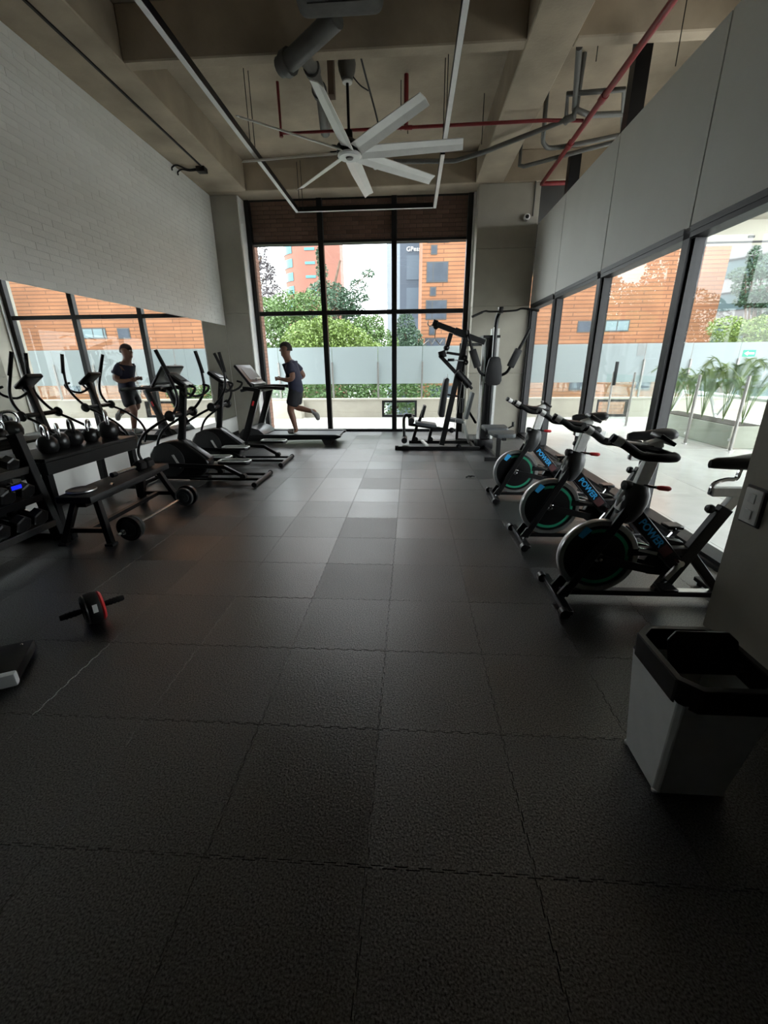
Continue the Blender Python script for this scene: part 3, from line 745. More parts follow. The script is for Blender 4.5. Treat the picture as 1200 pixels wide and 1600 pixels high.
# potted palms behind the clear railing
pl = thing('planter_box', 'long grey concrete planter behind the clear railing', 'planter', (5.65, 8.7, 0))
MB().bb(-.27, .27, -1.3, 1.1, 0, .38).build('trough', CONC_COL, pl, smooth=None, bevel=.01, seg=1)
MB().bb(-.23, .23, -1.26, 1.06, .381, .39).build('soil', SOIL, pl, smooth=None)
def palm(label, x, y, z, h, seed, n=9):
    rng = random.Random(seed)
    t = thing('potted_palm', label, 'plant', (x, y, z), group='palms in the terrace planter')
    for k in range(n):
        a = 2*math.pi*k/n+rng.uniform(-.3,.3); sp_ = rng.uniform(.3, .75)*h; hh = h*rng.uniform(.8, 1.2)
        pts = spline([(0,0,0), (math.cos(a)*sp_*.25, math.sin(a)*sp_*.25, hh*.6), (math.cos(a)*sp_*.65, math.sin(a)*sp_*.65, hh*.95), (math.cos(a)*sp_, math.sin(a)*sp_, hh*.85)], 5)
        m = MB().tube(pts, .006, 4)
        for i in range(5, len(pts)):
            d = (pts[i]-pts[i-1]).normalized(); sd = d.cross(V((0,0,1))).normalized()
            for s_ in (-1, 1):
                for fr in (0, .25, .5, .75):
                    b0 = pts[i].lerp(pts[i-1], fr); tip = b0+sd*s_*.12*h+d*.12*h+V((0,0,-.02*h))
                    m.add([b0, b0+d*.006+V((0,0,.003)), tip, b0-d*.006], [(0,1,2),(0,2,3)])
        m.build('frond', LEAF2 if k % 3 else LEAF1, t, smooth=None)
    return t
for i, (x, y, h) in enumerate([(5.62, 9.6, .8), (5.66, 9.1, .9), (5.63, 8.6, .8), (5.68, 8.1, .95), (5.66, 7.6, .85)]):
    palm('leafy palm in the terrace planter, %s' % ['farthest one beside the mullion', 'second from the mullion', 'middle of the row', 'second nearest the column', 'nearest the foreground column'][i], x, y, .392, h, 30+i)

# buildings ------------------------------------------------------------
bb_ = thing('brick_building', 'orange brick building with long thin courses across the street', 'building', (8.5, 30, -5))
MB().bb(.55, 16.5, 26, 38, -5, 15).build('facade', FACADE, bb_, world=True, smooth=None)
def bwin(x0, x1, z0, z1, Y=26, par=bb_, g=WINGREY, split=None):
    f = MB().bb(x0-.06, x1+.06, Y-.03, Y+.0, z0-.06, z1+.06).build('window_frame', DKGREY, par, world=True, smooth=None)
    segs = [(x0, x1)] if not split else [(x0, split-.03), (split+.03, x1)]
    for a, b in segs: MB().bb(a, b, Y-.045, Y-.031, z0, z1).build('window_pane', g, f, world=True, smooth=None)
for dz in (0, 1.87, 3.75, -1.95): bwin(.85, 1.90, 3.80+dz, 4.68+dz, split=1.15)
for z in (3.0, 5.0, 7.0): bwin(1.06, 1.28, z, z+.33)
bwin(9.28, 9.92, 3.03, 3.5); bwin(10.75, 11.95, 3.05, 3.52, g=WINBLUE, split=11.35)
bwin(9.25, 9.92, -.08, .28); bwin(1.2, 2.6, -.7, .1); bwin(13.0, 13.7, -.08, .28)
tw = thing('salmon_tower', 'salmon pink tower with curved corner and cyan windows', 'building', (-13, 66, -5))
arc = [(-17.0+3.2-3.2*math.cos(a), 60+3.2-3.2*math.sin(a)) for a in [math.pi/2*i/8 for i in range(9)]]
poly = arc + [(-9.1, 60), (-9.4, 65), (-17.0, 65)]
MB().prism(poly, (0,0,-5), (1,0,0), (0,1,0), (0,0,36)).build('facade', TOWERPINK, tw, world=True, smooth=50)
for k in range(-3, 9):
    z0 = 11.6+1.55*(k-1)+.1
    rr = 3.26; cx_, cy_ = -13.8, 63.2
    a0, a1 = [math.radians(v) for v in (12, 62)]
    vs = []; fs = []
    for i in range(9):
        a = a0+(a1-a0)*i/8; p = (cx_-rr*math.cos(a), cy_-rr*math.sin(a)); q = (cx_-(rr-.15)*math.cos(a), cy_-(rr-.15)*math.sin(a))
        vs += [(p[0], p[1], z0), (p[0], p[1], z0+.95), (q[0], q[1], z0+.95), (q[0], q[1], z0)]
        if i: b = (i-1)*4; fs += [(b,b+4,b+5,b+1),(b+1,b+5,b+6,b+2),(b+3,b+2,b+6,b+7),(b,b+3,b+7,b+4)]
    MB().add(vs, fs).build('curved_window', CYANWIN, tw, world=True)
    MB().bb(-13.6, -12.3, 59.93, 60.02, z0+.2, z0+.5).build('strip_window', CYANWIN, tw, world=True, smooth=None)
gt = thing('grey_tower', 'blue-grey office tower with white lettering near the top', 'building', (0, 46, -5))
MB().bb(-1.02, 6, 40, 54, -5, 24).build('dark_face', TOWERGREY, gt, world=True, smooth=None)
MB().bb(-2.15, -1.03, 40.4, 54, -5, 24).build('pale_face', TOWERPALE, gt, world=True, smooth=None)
for i in range(9):
    MB().bb(-.45, 2.2, 39.95, 40.0, 9.9-2.4*i-1.8, 9.9-2.4*i).build('glass_band', mat('tower_glass_%d' % i, (.07,.10,.135), .35, var=.12, scale=.5) if i == 0 else MATS['tower_glass_0'], gt, world=True, smooth=None)
me = text_mesh('GPess', .47, .03, .003); me.transform(Matrix.Rotation(math.pi/2, 4, 'X'))
o = link('lettering', me, WHITE, gt); o.location = V((.10, 39.94, 10.34))-gt.location
wbld = thing('white_building', 'white office building with slanting bands of pale glass', 'building', (26, 36, -5))
R = rotm('Z', math.radians(-52))
def wbox(x0, x1, y0, y1, z0, z1): 
    m = MB().bb(x0, x1, y0, y1, z0, z1); m.v = [tuple(R @ V(v)) for v in m.v]; return m
wbox(-16, 16, 0, 10, 0, 30).build('facade', WHITEBLDG, wbld, smooth=None)
for i in range(12):
    wbox(-15.8, 15.8, -.06, 0, 3.2+2.3*i, 4.4+2.3*i).build('glass_band', WINBLUE, wbld, smooth=None)
    wbox(-15.8, 15.8, -.14, -.06, 4.4+2.3*i, 4.5+2.3*i).build('ledge', DKGREY, wbld, smooth=None)

# ================================================================== SPIN BIKES  (front of the bike points to -x)
def make_bike():
    t = thing('spin_bike', '', 'exercise bike', (0,0,0), group='spin bikes along the glazing')
    Y = (0,1,0)
    # front foot
    f = MB().bar((-.51, -.235, .035), (-.51, .235, .035), .05, .03, (1,0,0)).build('front_foot', BLACK, t, bevel=.004, seg=1)
    for s in (-1, 1):
        MB().cyl((-.535, s*.20, .03), (-.535, s*.245, .03), .03, 14).build('roller', BLACKPLASTIC, f)
        MB().cyl((-.49, s*.16, 0), (-.49, s*.16, .035), .016, 10).build('levelling_pad', RUBBERGRIP, f)
        MB().cyl((-.51, s*.07, .05), (-.51, s*.07, .056), .012, 8).build('bolt', CHROME, f)
    f = MB().bar((.50, -.24, .035), (.50, .24, .035), .05, .03, (1,0,0)).build('rear_foot', BLACK, t, bevel=.004, seg=1)
    for s in (-1, 1): MB().cyl((.50, s*.2, 0), (.50, s*.2, .03), .018, 10).build('levelling_pad', RUBBERGRIP, f)
    b = MB().bar((-.49, 0, .055), (.48, 0, .055), .05, .035).build('base_bar', BLACK, t, bevel=.004, seg=1)
    MB().bar((.16, 0, .0735), (.46, 0, .0735), .046, .003).build('steel_plate', STEEL, b, smooth=None)
    # fork: two blades
    for s in (-1, 1):
        MB().bar((-.485, s*.055, .05), (-.175, s*.05, .66), .022, .05).build('fork_blade', BLACK, t, bevel=.004, seg=1)
    for s in (-1, 1): MB().bar((-.505, s*.06, .05), (-.46, s*.06, .12), .018, .05).build('fork_shoe', BLACK, t, smooth=None)
    # flywheel
    w = MB().lathe([(.205, -.022), (.232, -.022), (.237, -.016), (.237, .016), (.232, .022), (.205, .022), (.203, .01), (.203, -.01)], (-.30, 0, .30), Y, 48, ring=True).build('flywheel', STEEL, t)
    MB().lathe([(.03, -.018), (.18, -.014), (.206, -.010), (.206, .010), (.18, .014), (.03, .018)], (-.30, 0, .30), Y, 48).build('wheel_disc', BLACKPLASTIC, w)
    for s in (-1, 1):
        ring = MB(); n = 40
        vs = []; fs = []
        for k in range(n+1):
            a = -2.35+4.3*k/n
            for r_ in (.160, .182): vs.append((-.30+r_*math.cos(a), s*.0150, .30+r_*math.sin(a)))
            for r_ in (.160, .182): vs.append((-.30+r_*math.cos(a), s*.0165, .30+r_*math.sin(a)))
        for k in range(n): i = 4*k; j = i+4; fs += [(i,i+1,j+1,j),(i+2,j+2,j+3,i+3),(i,j,j+2,i+2),(i+1,i+3,j+3,j+1)]
        ring.add(vs, fs).build('green_stripe', GREEN, w, smooth=None)
        MB().lathe([(.03, 0), (.03, .012), (.015, .02), (.010, .045), (.0, .047)], (-.30, s*.016, .30), (0, s, 0), 16).build('axle_nut', CHROME, w)
    MB().prism([(-.44, .44), (-.40, .50), (-.36, .475), (-.41, .42)], (0, -.0235, 0), (1,0,0), (0,0,1), (0,.002,0)).build('sticker', BLUETXT, w, smooth=None)
    # brake block over the wheel
    MB().bar((-.23, 0, .52), (-.20, 0, .60), .07, .05).build('brake_block', DKGREY, t, bevel=.006)
    # head shroud: bulbous grey cover
    MB().lathe([(.03, -.135), (.055, -.11), (.075, -.05), (.082, .01), (.075, .06), (.06, .09), (.05, .105), (.0, .106)], (-.155, 0, .655), (.23, 0, .97), 20).build('head_shroud', DKGREY, t)
    MB().bar((-.225, 0, .60), (-.205, 0, .70), .07, .035).build('head_badge', SILVER, t, bevel=.012)
    # handlebar post
    hp = MB().bar((-.135, 0, .73), (-.085, 0, .945), .045, .07).build('handlebar_post', SILVER, t, bevel=.004, seg=1)
    MB().lathe([(.008, 0), (.008, .03), (.028, .035), (.031, .05), (.028, .07), (.0, .073)], (-.155, -.0, .745), (-.9, -.15, .1), 16).build('post_knob', BLACKPLASTIC, hp)
    bl_ = MB().bar((-.12, -.02, .755), (-.05, -.05, .748), .012, .014).build('brake_lever', CHROME, t, smooth=None)
    MB().tube([(-.06, -.045, .750), (-.045, -.05, .748), (.0, -.055, .745), (.012, -.056, .744)], [.009, .014, .015, .008], 10).build('lever_grip', RED, bl_)
    # handlebars
    hb = MB().tube(spline([(-.09, -.20, .955), (-.085, -.12, .955), (-.085, .12, .955), (-.09, .20, .955)], 4), .017, 10).build('handlebar', RUBBERGRIP, t)
    for s in (-1, 1):
        MB().tube(spline([(-.085, s*.17, .955), (-.10, s*.215, .953), (-.17, s*.225, .955), (-.27, s*.215, .965), (-.34, s*.20, 1.01), (-.42, s*.185, 1.055)], 5), .022, 10).build('bar_end_grip', RUBBERGRIP, hb)
        MB().tube([(-.365, s*.195, 1.025), (-.40, s*.188, 1.045)], .0245, 10).build('tape', WHITE, hb)
        MB().tube(spline([(-.085, s*.06, .958), (-.18, s*.065, .975), (-.30, s*.05, .995), (-.345, s*.03, 1.0)], 4), .016, 8).build('inner_grip', RUBBERGRIP, hb)
    MB().box((-.20, 0, .985), (.16, .10, .02), rotm('Y', .12)).build('arm_rest', BLACKPLASTIC, hb, bevel=.006)
    MB().box((-.10, 0, .985), (.075, .075, .045), rotm('Y', -.3)).build('clamp_cover', WHITE, hb, bevel=.01)
    cn = MB().box((-.055, 0, 1.015), (.10, .11, .022), rotm('Y', .55)).build('console', BLACKPLASTIC, t, bevel=.006)
    MB().box((-.049, 0, 1.026), (.06, .07, .004), rotm('Y', .55)).build('screen', DKGREY, cn, smooth=None)
    # main frame
    d = MB().bar((-.15, 0, .60), (.17, 0, .255), .05, .085).build('down_tube', BLACK, t, bevel=.005, seg=1)
    me = text_mesh('POWER', .062, .0008, .0016)
    ang = math.atan2(.345, .32)
    me.transform(Matrix.Translation((-.022, -.0262, .462)) @ Matrix.Rotation(ang, 4, 'Y') @ Matrix.Rotation(math.pi/2, 4, 'X'))
    link('lettering', me, BLUETXT, d)
    MB().bar((.058, -.0255, .376), (.105, -.0255, .325), .001, .06).build('red_panel', MAROON, d, smooth=None)
    MB().bar((-.13, 0, .335), (.22, 0, .345), .045, .05).build('lower_tube', BLACK, t, bevel=.004, seg=1)
    for s in (-1, 1):
        MB().bar((-.30, s*.045, .30), (.02, s*.045, .23), .010, .05).build('wheel_stay', BLACK, t, smooth=None)
        MB().bar((-.09, s*.05, .37), (.02, s*.05, .345), .012, .02).build('tensioner', CHROME, t, smooth=None)
    gd = MB().prism([(-.02, .20), (.05, .34), (.12, .40), (.22, .38), (.26, .30), (.24, .20), (.14, .15), (.04, .16)], (0, .04, 0), (1,0,0), (0,0,1), (0,.06,0)).build('chain_guard', BLACKPLASTIC, t, bevel=.01)
    cr = MB().cyl((.14, -.10, .30), (.14, .12, .30), .02, 12).build('crank_axle', CHROME, t)
    MB().bar((.14, -.09, .30), (.06, -.09, .17), .014, .03).build('crank_arm', CHROME, cr, smooth=None)
    MB().bar((.14, .125, .30), (.22, .125, .43), .014, .03).build('crank_arm', CHROME, cr, smooth=None)
    MB().bb(.005, .105, -.19, -.10, .155, .18).build('pedal', BLACKPLASTIC, cr, bevel=.006, seg=1)
    MB().bb(.17, .27, .135, .225, .42, .445).build('pedal', BLACKPLASTIC, cr, bevel=.006, seg=1)
    st = MB().bar((.10, 0, .06), (.375, 0, .62), .05, .075).build('seat_tube', BLACK, t, bevel=.005, seg=1)
    MB().lathe([(.009, 0), (.009, .02), (.026, .03), (.028, .045), (.02, .06), (.0, .062)], (.33, 0, .60), (-.95, 0, .25), 14).build('seat_knob', BLACKPLASTIC, st)
    MB().bar((.24, 0, .33), (.47, 0, .06), .045, .05).build('rear_strut', BLACK, t, bevel=.004, seg=1)
    sp_ = MB().bar((.365, 0, .60), (.42, 0, .70), .04, .055).build('seat_post', SILVER, t, bevel=.003, seg=1)
    MB().bar((.27, 0, .715), (.58, 0, .715), .045, .05).build('seat_slider', SILVER, sp_, bevel=.003, seg=1)
    MB().tube(spline([(.265, 0, .70), (.275, 0, .76), (.33, 0, .785), (.385, 0, .79), (.395, 0, .83), (.40, 0, .865)], 4), .012, 8).build('saddle_tube', CHROME, sp_)
    sd = MB(); secs = [(.225, .015, .025, .875), (.26, .03, .035, .88), (.34, .042, .04, .88), (.43, .085, .045, .885), (.50, .115, .05, .89), (.545, .10, .045, .895), (.56, .05, .03, .895)]
    n = 12; vs = []; fs = []
    for x, hw, hh, z in secs:
        for k in range(n): a = 2*math.pi*k/n; vs.append((x, hw*math.cos(a), z+hh*(math.sin(a) if math.sin(a) > 0 else 1.0*math.sin(a))*.9))
    for i in range(len(secs)-1):
        for k in range(n): k2 = (k+1) % n; fs.append((i*n+k, (i+1)*n+k, (i+1)*n+k2, i*n+k2))
    fs += [tuple(range(n)), tuple((len(secs)-1)*n+k for k in range(n-1,-1,-1))]
    sd.add(vs, fs).build('saddle', VINYL, t, smooth=60)
    return t
bike = make_bike()
for i, y in enumerate((2.40, 3.34, 4.52)):
    o = bike if i == 0 else copy_tree(bike)
    o.location = (1.45, y, 0); o.rotation_euler = (0, 0, [0, .01, -.012][i])
    o['label'] = ['black spin bike nearest the camera, beside the foreground column', 'middle black spin bike of the three', 'farthest black spin bike, next to the multi-gym'][i]

# ================================================================== ELLIPTICALS (front toward the mirror, -x)
def make_elliptical(ph, jitter=0):
    t = thing('elliptical_trainer', '', 'elliptical trainer', (0,0,0), group='elliptical trainers facing the mirror')
    f = MB().cyl((.80, -.31, .035), (.80, .31, .035), .026, 12).build('rear_foot', BLACK, t)
    for s in (-1, 1):
        MB().tube([(.80, s*.30, .035), (.80, s*.325, .035)], .033, 12).build('foot_cap', RUBBERGRIP, f)
        MB().cyl((.80, s*.27, 0), (.80, s*.27, .02), .02, 10).build('levelling_pad', RUBBERGRIP, f)
        MB().cyl((.79, s*.13, .058), (-.10, s*.13, .058), .018, 10).build('rail', STEEL if False else BLACK, t)
    MB().bar((.10, 0, .05), (-.62, 0, .05), .10, .05).build('main_beam', BLACK, t, bevel=.006)
    f = MB().cyl((-.62, -.27, .035), (-.62, .27, .035), .026, 12).build('front_foot', BLACK, t)
    for s in (-1, 1): MB().tube([(-.62, s*.26, .035), (-.62, s*.285, .035)], .034, 12).build('transport_wheel', RUBBERGRIP, f)
    prof = [(-.615, .27), (-.60, .37), (-.53, .46), (-.42, .51), (-.25, .535), (-.13, .52), (-.04, .44), (.06, .36), (.13, .30), (.15, .24), (.10, .14), (.02, .08), (-.40, .075), (-.53, .12), (-.60, .20)]
    h = MB().prism(prof, (0, -.10, 0), (1,0,0), (0,0,1), (0, .20, 0)).build('housing', BLACKPLASTIC, t, bevel=.03, seg=3)
    MB().prism([(-.17, .545), (-.06, .47), (.07, .375), (.16, .31), (.15, .295), (.05, .345), (-.08, .435), (-.19, .51)], (0, -.06, 0), (1,0,0), (0,0,1), (0,.12,0)).build('top_cover', DKGREY, h, bevel=.012)
    for s in (-1, 1):
        MB().lathe([(.21, 0), (.21, .008), (.19, .012), (.0, .013)], (-.36, s*.10, .29), (0, s, 0), 30).build('side_disc', DKGREY, h)
        MB().prism([(-.30, .36), (-.27, .365), (-.19, .20), (-.215, .19)], (0, s*.115, 0), (1,0,0), (0,0,1), (0, s*.006, 0)).build('silver_trim', SILVER, h, smooth=None)
    m = MB().bar((-.20, 0, .50), (-.06, 0, 1.20), .06, .075).build('mast', BLACK, t, bevel=.012)
    R = rotm('Y', .62)
    c = MB().box((-.10, 0, 1.255), (.26, .24, .05), R).build('console', BLACKPLASTIC, t, bevel=.02, seg=3)
    MB().box((-.085, 0, 1.285), (.10, .15, .006), R).build('display', DKGREY, c, smooth=None)
    MB().box((.0, 0, 1.217), (.05, .14, .012), R).build('button_pad', SILVER, c, bevel=.003, seg=1)
    # fixed handles
    for s in (-1, 1):
        MB().tube(spline([(-.075, s*.03, 1.12), (.02, s*.10, 1.06), (.12, s*.17, 1.10), (.17, s*.175, 1.17), (.10, s*.165, 1.20)], 4), .015, 8).build('fixed_handle', RUBBERGRIP, t)
    # swinging arms, lower links, pedals
    for s in (-1, 1):
        d = ph*s
        a = MB().tube(spline([(-.62+.06*d, s*.26, .27), (-.66+.05*d, s*.27, .42), (-.55+.03*d, s*.27, .62), (-.30, s*.25, .78), (-.14, s*.235, .86), (-.02-.03*d, s*.235, 1.0), (.02-.08*d, s*.235, 1.15), (-.02-.13*d, s*.23, 1.36), (-.08-.16*d, s*.225, 1.58)], 5), .017, 10).build('swing_arm', BLACK, t)
        MB().tube([(-.0-.125*d, s*.2305, 1.33), (-.08-.16*d, s*.225, 1.59)], .022, 10).build('hand_grip', RUBBERGRIP, a)
        MB().cyl((-.14, s*.04, .86), (-.14, s*.27, .86), .028, 12).build('pivot_axle', BLACK, a)
        MB().lathe([(.0, 0), (.055, .004), (.065, .02), (.055, .04), (.0, .044)], (-.14, s*.255, .86), (0, s, 0), 16).build('pivot_cover', BLACKPLASTIC, a)
        xr = .40+.27*d
        p = MB().bar((-.60+.06*d, s*.20, .26), (xr-.22, s*.16, .22), .035, .05).bar((xr-.23, s*.16, .225), (xr, s*.14, .095), .035, .045).build('pedal_bar', BLACK, t, bevel=.005, seg=1)
        MB().cyl((xr, s*.10, .095), (xr, s*.165, .095), .038, 14).build('roller', RUBBERGRIP, p)
        zt = .255+.02*d
        fp = MB().prism([(-.20, -.055), (-.14, -.075), (.16, -.075), (.20, -.04), (.20, .04), (.16, .075), (-.14, .075), (-.20, .055)], (xr-.06, s*.19, zt), (1,0,0), (0,1,0), (0,0,.035)).build('foot_pedal', BLACKPLASTIC, p, bevel=.01)
        MB().tube([(xr-.06+x, s*.19+y, zt+.042) for x, y in [(-.19,-.05),(-.13,-.07),(.15,-.07),(.19,-.035),(.19,.035),(.15,.07),(-.13,.07),(-.19,.05)]], .010, 6, closed=True).build('pedal_rim', SILVER, fp)
    return t
e1 = make_elliptical(-.75); e1.location = (-2.70, 5.15, 0); e1['label'] = 'black elliptical trainer nearer the weights bench'
e2 = make_elliptical(.85); e2.location = (-2.69, 6.22, 0); e2['label'] = 'black elliptical trainer next to the treadmill'

# ================================================================== TREADMILL (front toward the mirror, -x)
tm = thing('treadmill', 'black treadmill under the running person', 'treadmill', (-2.2, 7.98, 0))
MB().bb(-.78, .88, -.27, .27, .13, .175).build('deck', BLACK, tm, smooth=None)
MB().bb(-.62, .90, -.25, .25, .176, .186).build('running_belt', BELT, tm, bevel=.004, seg=1)
for s in (-1, 1):
    r_ = MB().prism([(-.92, .07), (-.90, .19), (-.55, .20), (.86, .20), (.93, .185), (.93, .155), (.84, .12), (-.55, .09)], (0, s*.27 if s > 0 else -.37, 0), (1,0,0), (0,0,1), (0,.10,0)).build('side_rail', BLACKPLASTIC, tm, bevel=.008)
    MB().bb(-.60, .84, min(s*.29, s*.36), max(s*.29, s*.36), .2005, .2045).build('foot_strip', BELT, r_, smooth=None)
    MB().prism([(.55, .13), (.80, .13), (.72, .005), (.62, .005)], (0, s*.30-.03, 0), (1,0,0), (0,0,1), (0,.06,0)).build('rear_foot', RUBBERGRIP, tm, bevel=.006, seg=1)
    up_ = MB().bar((-.87, s*.37, .10), (-.52, s*.36, 1.02), .07, .11).build('upright', DKGREY if False else BLACKPLASTIC, tm, bevel=.015)
    MB().bar((-.52, s*.365, 1.0), (-.80, s*.34, 1.03), .07, .07).build('upright_head', BLACKPLASTIC, tm, bevel=.012)
    ar = MB().tube(spline([(-.86, s*.30, .985), (-.62, s*.33, 1.03), (-.35, s*.345, 1.04), (-.05, s*.345, 1.02)], 4), .028, 12).build('arm_rest', BLACKPLASTIC, tm)
    MB().tube([(-.22, s*.345, 1.034), (-.04, s*.345, 1.02)], .032, 12).build('grip', RUBBERGRIP, ar)
    MB().bar((-.64, s*.405, .73), (-.61, s*.405, .81), .004, .03).build('red_mark', RED, up_, smooth=None)
hd = MB().prism([(-.97, .05), (-.97, .22), (-.90, .30), (-.76, .335), (-.60, .29), (-.50, .20), (-.50, .19), (-.88, .10)], (0, -.34, 0), (1,0,0), (0,0,1), (0,.68,0)).build('motor_hood', DKGREY, tm, bevel=.02, seg=3)
for s in (-1, 1): MB().bb(-.93, -.85, s*.30-.03, s*.30+.03, .0, .06).build('front_foot', RUBBERGRIP, tm, smooth=None)
R = rotm('Y', math.radians(53))
cs = MB().box((-.77, 0, 1.235), (.46, .74, .05), R).build('console', BLACKPLASTIC, tm, bevel=.02, seg=3)
MB().box((-.765, 0, 1.27), (.24, .46, .008), R).build('display', GREYVINYL, cs, smooth=None)
MB().box((-.66, 0, 1.10), (.14, .66, .06), rotm('Y', .35)).build('console_tray', DKGREY, cs, bevel=.02)
MB().tube([(-.72, -.06, 1.16), (-.62, -.08, 1.19), (-.60, .08, 1.19), (-.70, .10, 1.16)], .012, 6).build('reading_ledge', SILVER, cs)
MB().bar((-.50, -.34, .99), (-.50, .34, .99), .04, .05).build('cross_bar', BLACKPLASTIC, tm, bevel=.008)

# ================================================================== MULTI-GYM
mg = thing('multi_gym', 'black multi-station home gym with weight tower and padded arms', 'multi-gym', (1.2, 7.4, 0))
def gp_(name, mb, m, par=mg, **k): return mb.build(name, m, par, world=True, **k)
Y0, Y1 = 7.27, 7.95
# base
b = gp_('base_bar', MB().bar((-.20, Y0, .03), (1.20, Y0, .03), .06, .06), BLACK, bevel=.005, seg=1)
gp_('end_cap', MB().cyl((-.26, Y0, .035), (-.20, Y0, .035), .04, 12), BLACKPLASTIC, b)
gp_('end_foot', MB().bb(-.14, -.02, Y0-.06, Y0+.06, 0, .07), BLACK, b, smooth=None)
b2 = gp_('base_bar', MB().bar((-.02, Y1-.15, .04), (1.20, Y1-.15, .04), .05, .06), BLACK, bevel=.005, seg=1)
gp_('cross_tie', MB().bar((.30, Y0, .07), (.22, Y1-.15, .07), .05, .03, (1,0,0)), SILVER, b2, smooth=None)
gp_('cross_tie', MB().bar((1.10, Y0, .04), (1.10, Y1-.15, .04), .05, .05, (1,0,0)), BLACK, b2, smooth=None)
# leaning main post and boom of the left station
YS = 7.45
gp_('main_post', MB().bar((.56, YS, .05), (.90, YS, 1.86), .06, .09), BLACK, bevel=.006, seg=1)
bo = gp_('top_boom', MB().bar((.36, YS, 2.035), (1.20, YS, 1.735), .06, .085), BLACK, bevel=.006, seg=1)
gp_('boom_cap', MB().bar((.345, YS, 2.045), (.42, YS, 2.018), .075, .10), BLACKPLASTIC, bo, bevel=.006, seg=1)
gp_('boom_sleeve', MB().bar((.70, YS, 1.915), (.88, YS, 1.85), .08, .11), BLACK, bo, smooth=None)
gp_('hook', MB().tube(spline([(.355, YS, 2.02), (.30, YS, 1.99), (.265, YS, 2.02), (.27, YS, 2.07)], 5), .009, 6), STEEL, bo)
cb = gp_('cable', MB().cyl((.40, YS, 1.98), (.385, YS, 1.80), .006, 6), BLACK, bo)
# zig-zag pull bar hanging from the boom
zb = gp_('pull_bar', MB().tube([(.20, YS-.02, 1.70), (.285, YS-.02, 1.775), (.335, YS-.02, 1.71), (.395, YS-.02, 1.79), (.465, YS-.02, 1.71), (.52, YS-.02, 1.775)], .014, 8), STEEL)
# press arm with elbow and roller pads
pa = gp_('press_arm', MB().bar((.645, YS-.02, 1.88), (.575, YS-.02, 1.62), .05, .07), BLACK, bevel=.005, seg=1)
gp_('arm_joint', MB().box((.515, YS-.02, 1.56), (.12, .09, .11), rotm('Y', -.3)), BLACK, pa, bevel=.01)
gp_('joint_bush', MB().ball((.58, YS-.02, 1.66), .05, 10, 8), BLACKPLASTIC, pa)
gp_('arm_link', MB().bar((.58, YS-.02, 1.585), (.84, YS-.02, 1.545), .04, .04), BLACK, pa, smooth=None)
gp_('arm_tube', MB().bar((.47, YS-.04, 1.545), (.80, YS-.04, 1.22), .05, .06), BLACK, pa, bevel=.005, seg=1)
gp_('roller_pad', MB().tube([(.76, YS-.06, 1.29), (.77, YS-.06, 1.28), (.98, YS-.06, 1.06), (.99, YS-.06, 1.05)], [.04, .062, .062, .045], 14), VINYL, pa)
gp_('roller_end', MB().cyl((.99, YS-.06, 1.05), (1.03, YS-.06, 1.01), .024, 10), BLACKPLASTIC, pa)
gp_('stop_lever', MB().bar((.60, YS-.09, 1.47), (.71, YS-.09, 1.47), .04, .045), BLACKPLASTIC, pa, bevel=.008)
gp_('lever_pin', MB().cyl((.70, YS-.09, 1.465), (.86, YS-.09, 1.455), .008, 6), STEEL, pa)
# pulleys
def pulley(x, y, z, r=.045, par=mg):
    p = gp_('pulley', MB().lathe([(r*.8, -.012), (r, -.010), (r*.85, 0), (r, .010), (r*.8, .012)], (x, y, z), (0,1,0), 18), BLACKPLASTIC, par)
    gp_('pulley_bolt', MB().cyl((x, y-.02, z), (x, y+.02, z), .010, 8), CHROME, p)
for x, y, z in ((.10, 7.62, .12), (.37, 7.62, .12), (.70, 7.20, .35), (.84, 7.25, .06), (.88, YS-.05, 1.50), (.40, YS, 1.985), (.90, YS-.05, 1.43)): pulley(x, y, z)
for a, b in (((.10, 7.62, .12), (.37, 7.62, .12)), ((.90, YS-.05, 1.45), (.74, 7.22, .36)), ((.37, 7.62, .12), (1.15, 7.6, .12)), ((.62, YS-.02, 1.25), (.58, YS-.05, .75))):
    gp_('cable_run', MB().cyl(a, b, .005, 5), STEEL)
# seat and back pads of the left station
gp_('seat_pad', MB().prism([(.10, .475), (.45, .425), (.46, .385), (.44, .375), (.11, .42), (.085, .44)], (0, YS-.16, 0), (1,0,0), (0,0,1), (0,.30,0)), GREYVINYL, bevel=.012, seg=2)
gp_('seat_beam', MB().bar((-.02, YS, .415), (.60, YS, .33), .05, .05), BLACK, bevel=.004, seg=1)
gp_('seat_leg', MB().bar((.12, YS, .40), (.04, YS+.20, .05), .04, .05), BLACK, smooth=None)
gp_('seat_leg', MB().bar((.38, YS, .37), (.33, YS+.12, .08), .04, .05), BLACK, smooth=None)
bp_ = gp_('back_pad', MB().prism([(.56, 1.18), (.60, 1.20), (.635, 1.17), (.575, .57), (.555, .555), (.49, .56), (.475, .60), (.54, 1.10)], (0, YS-.21, 0), (1,0,0), (0,0,1), (0,.28,0)), VINYL, bevel=.015, seg=2)
gp_('back_bracket', MB().bar((.60, YS-.02, .92), (.86, YS-.02, .88), .04, .03), BLACK, bp_, smooth=None)
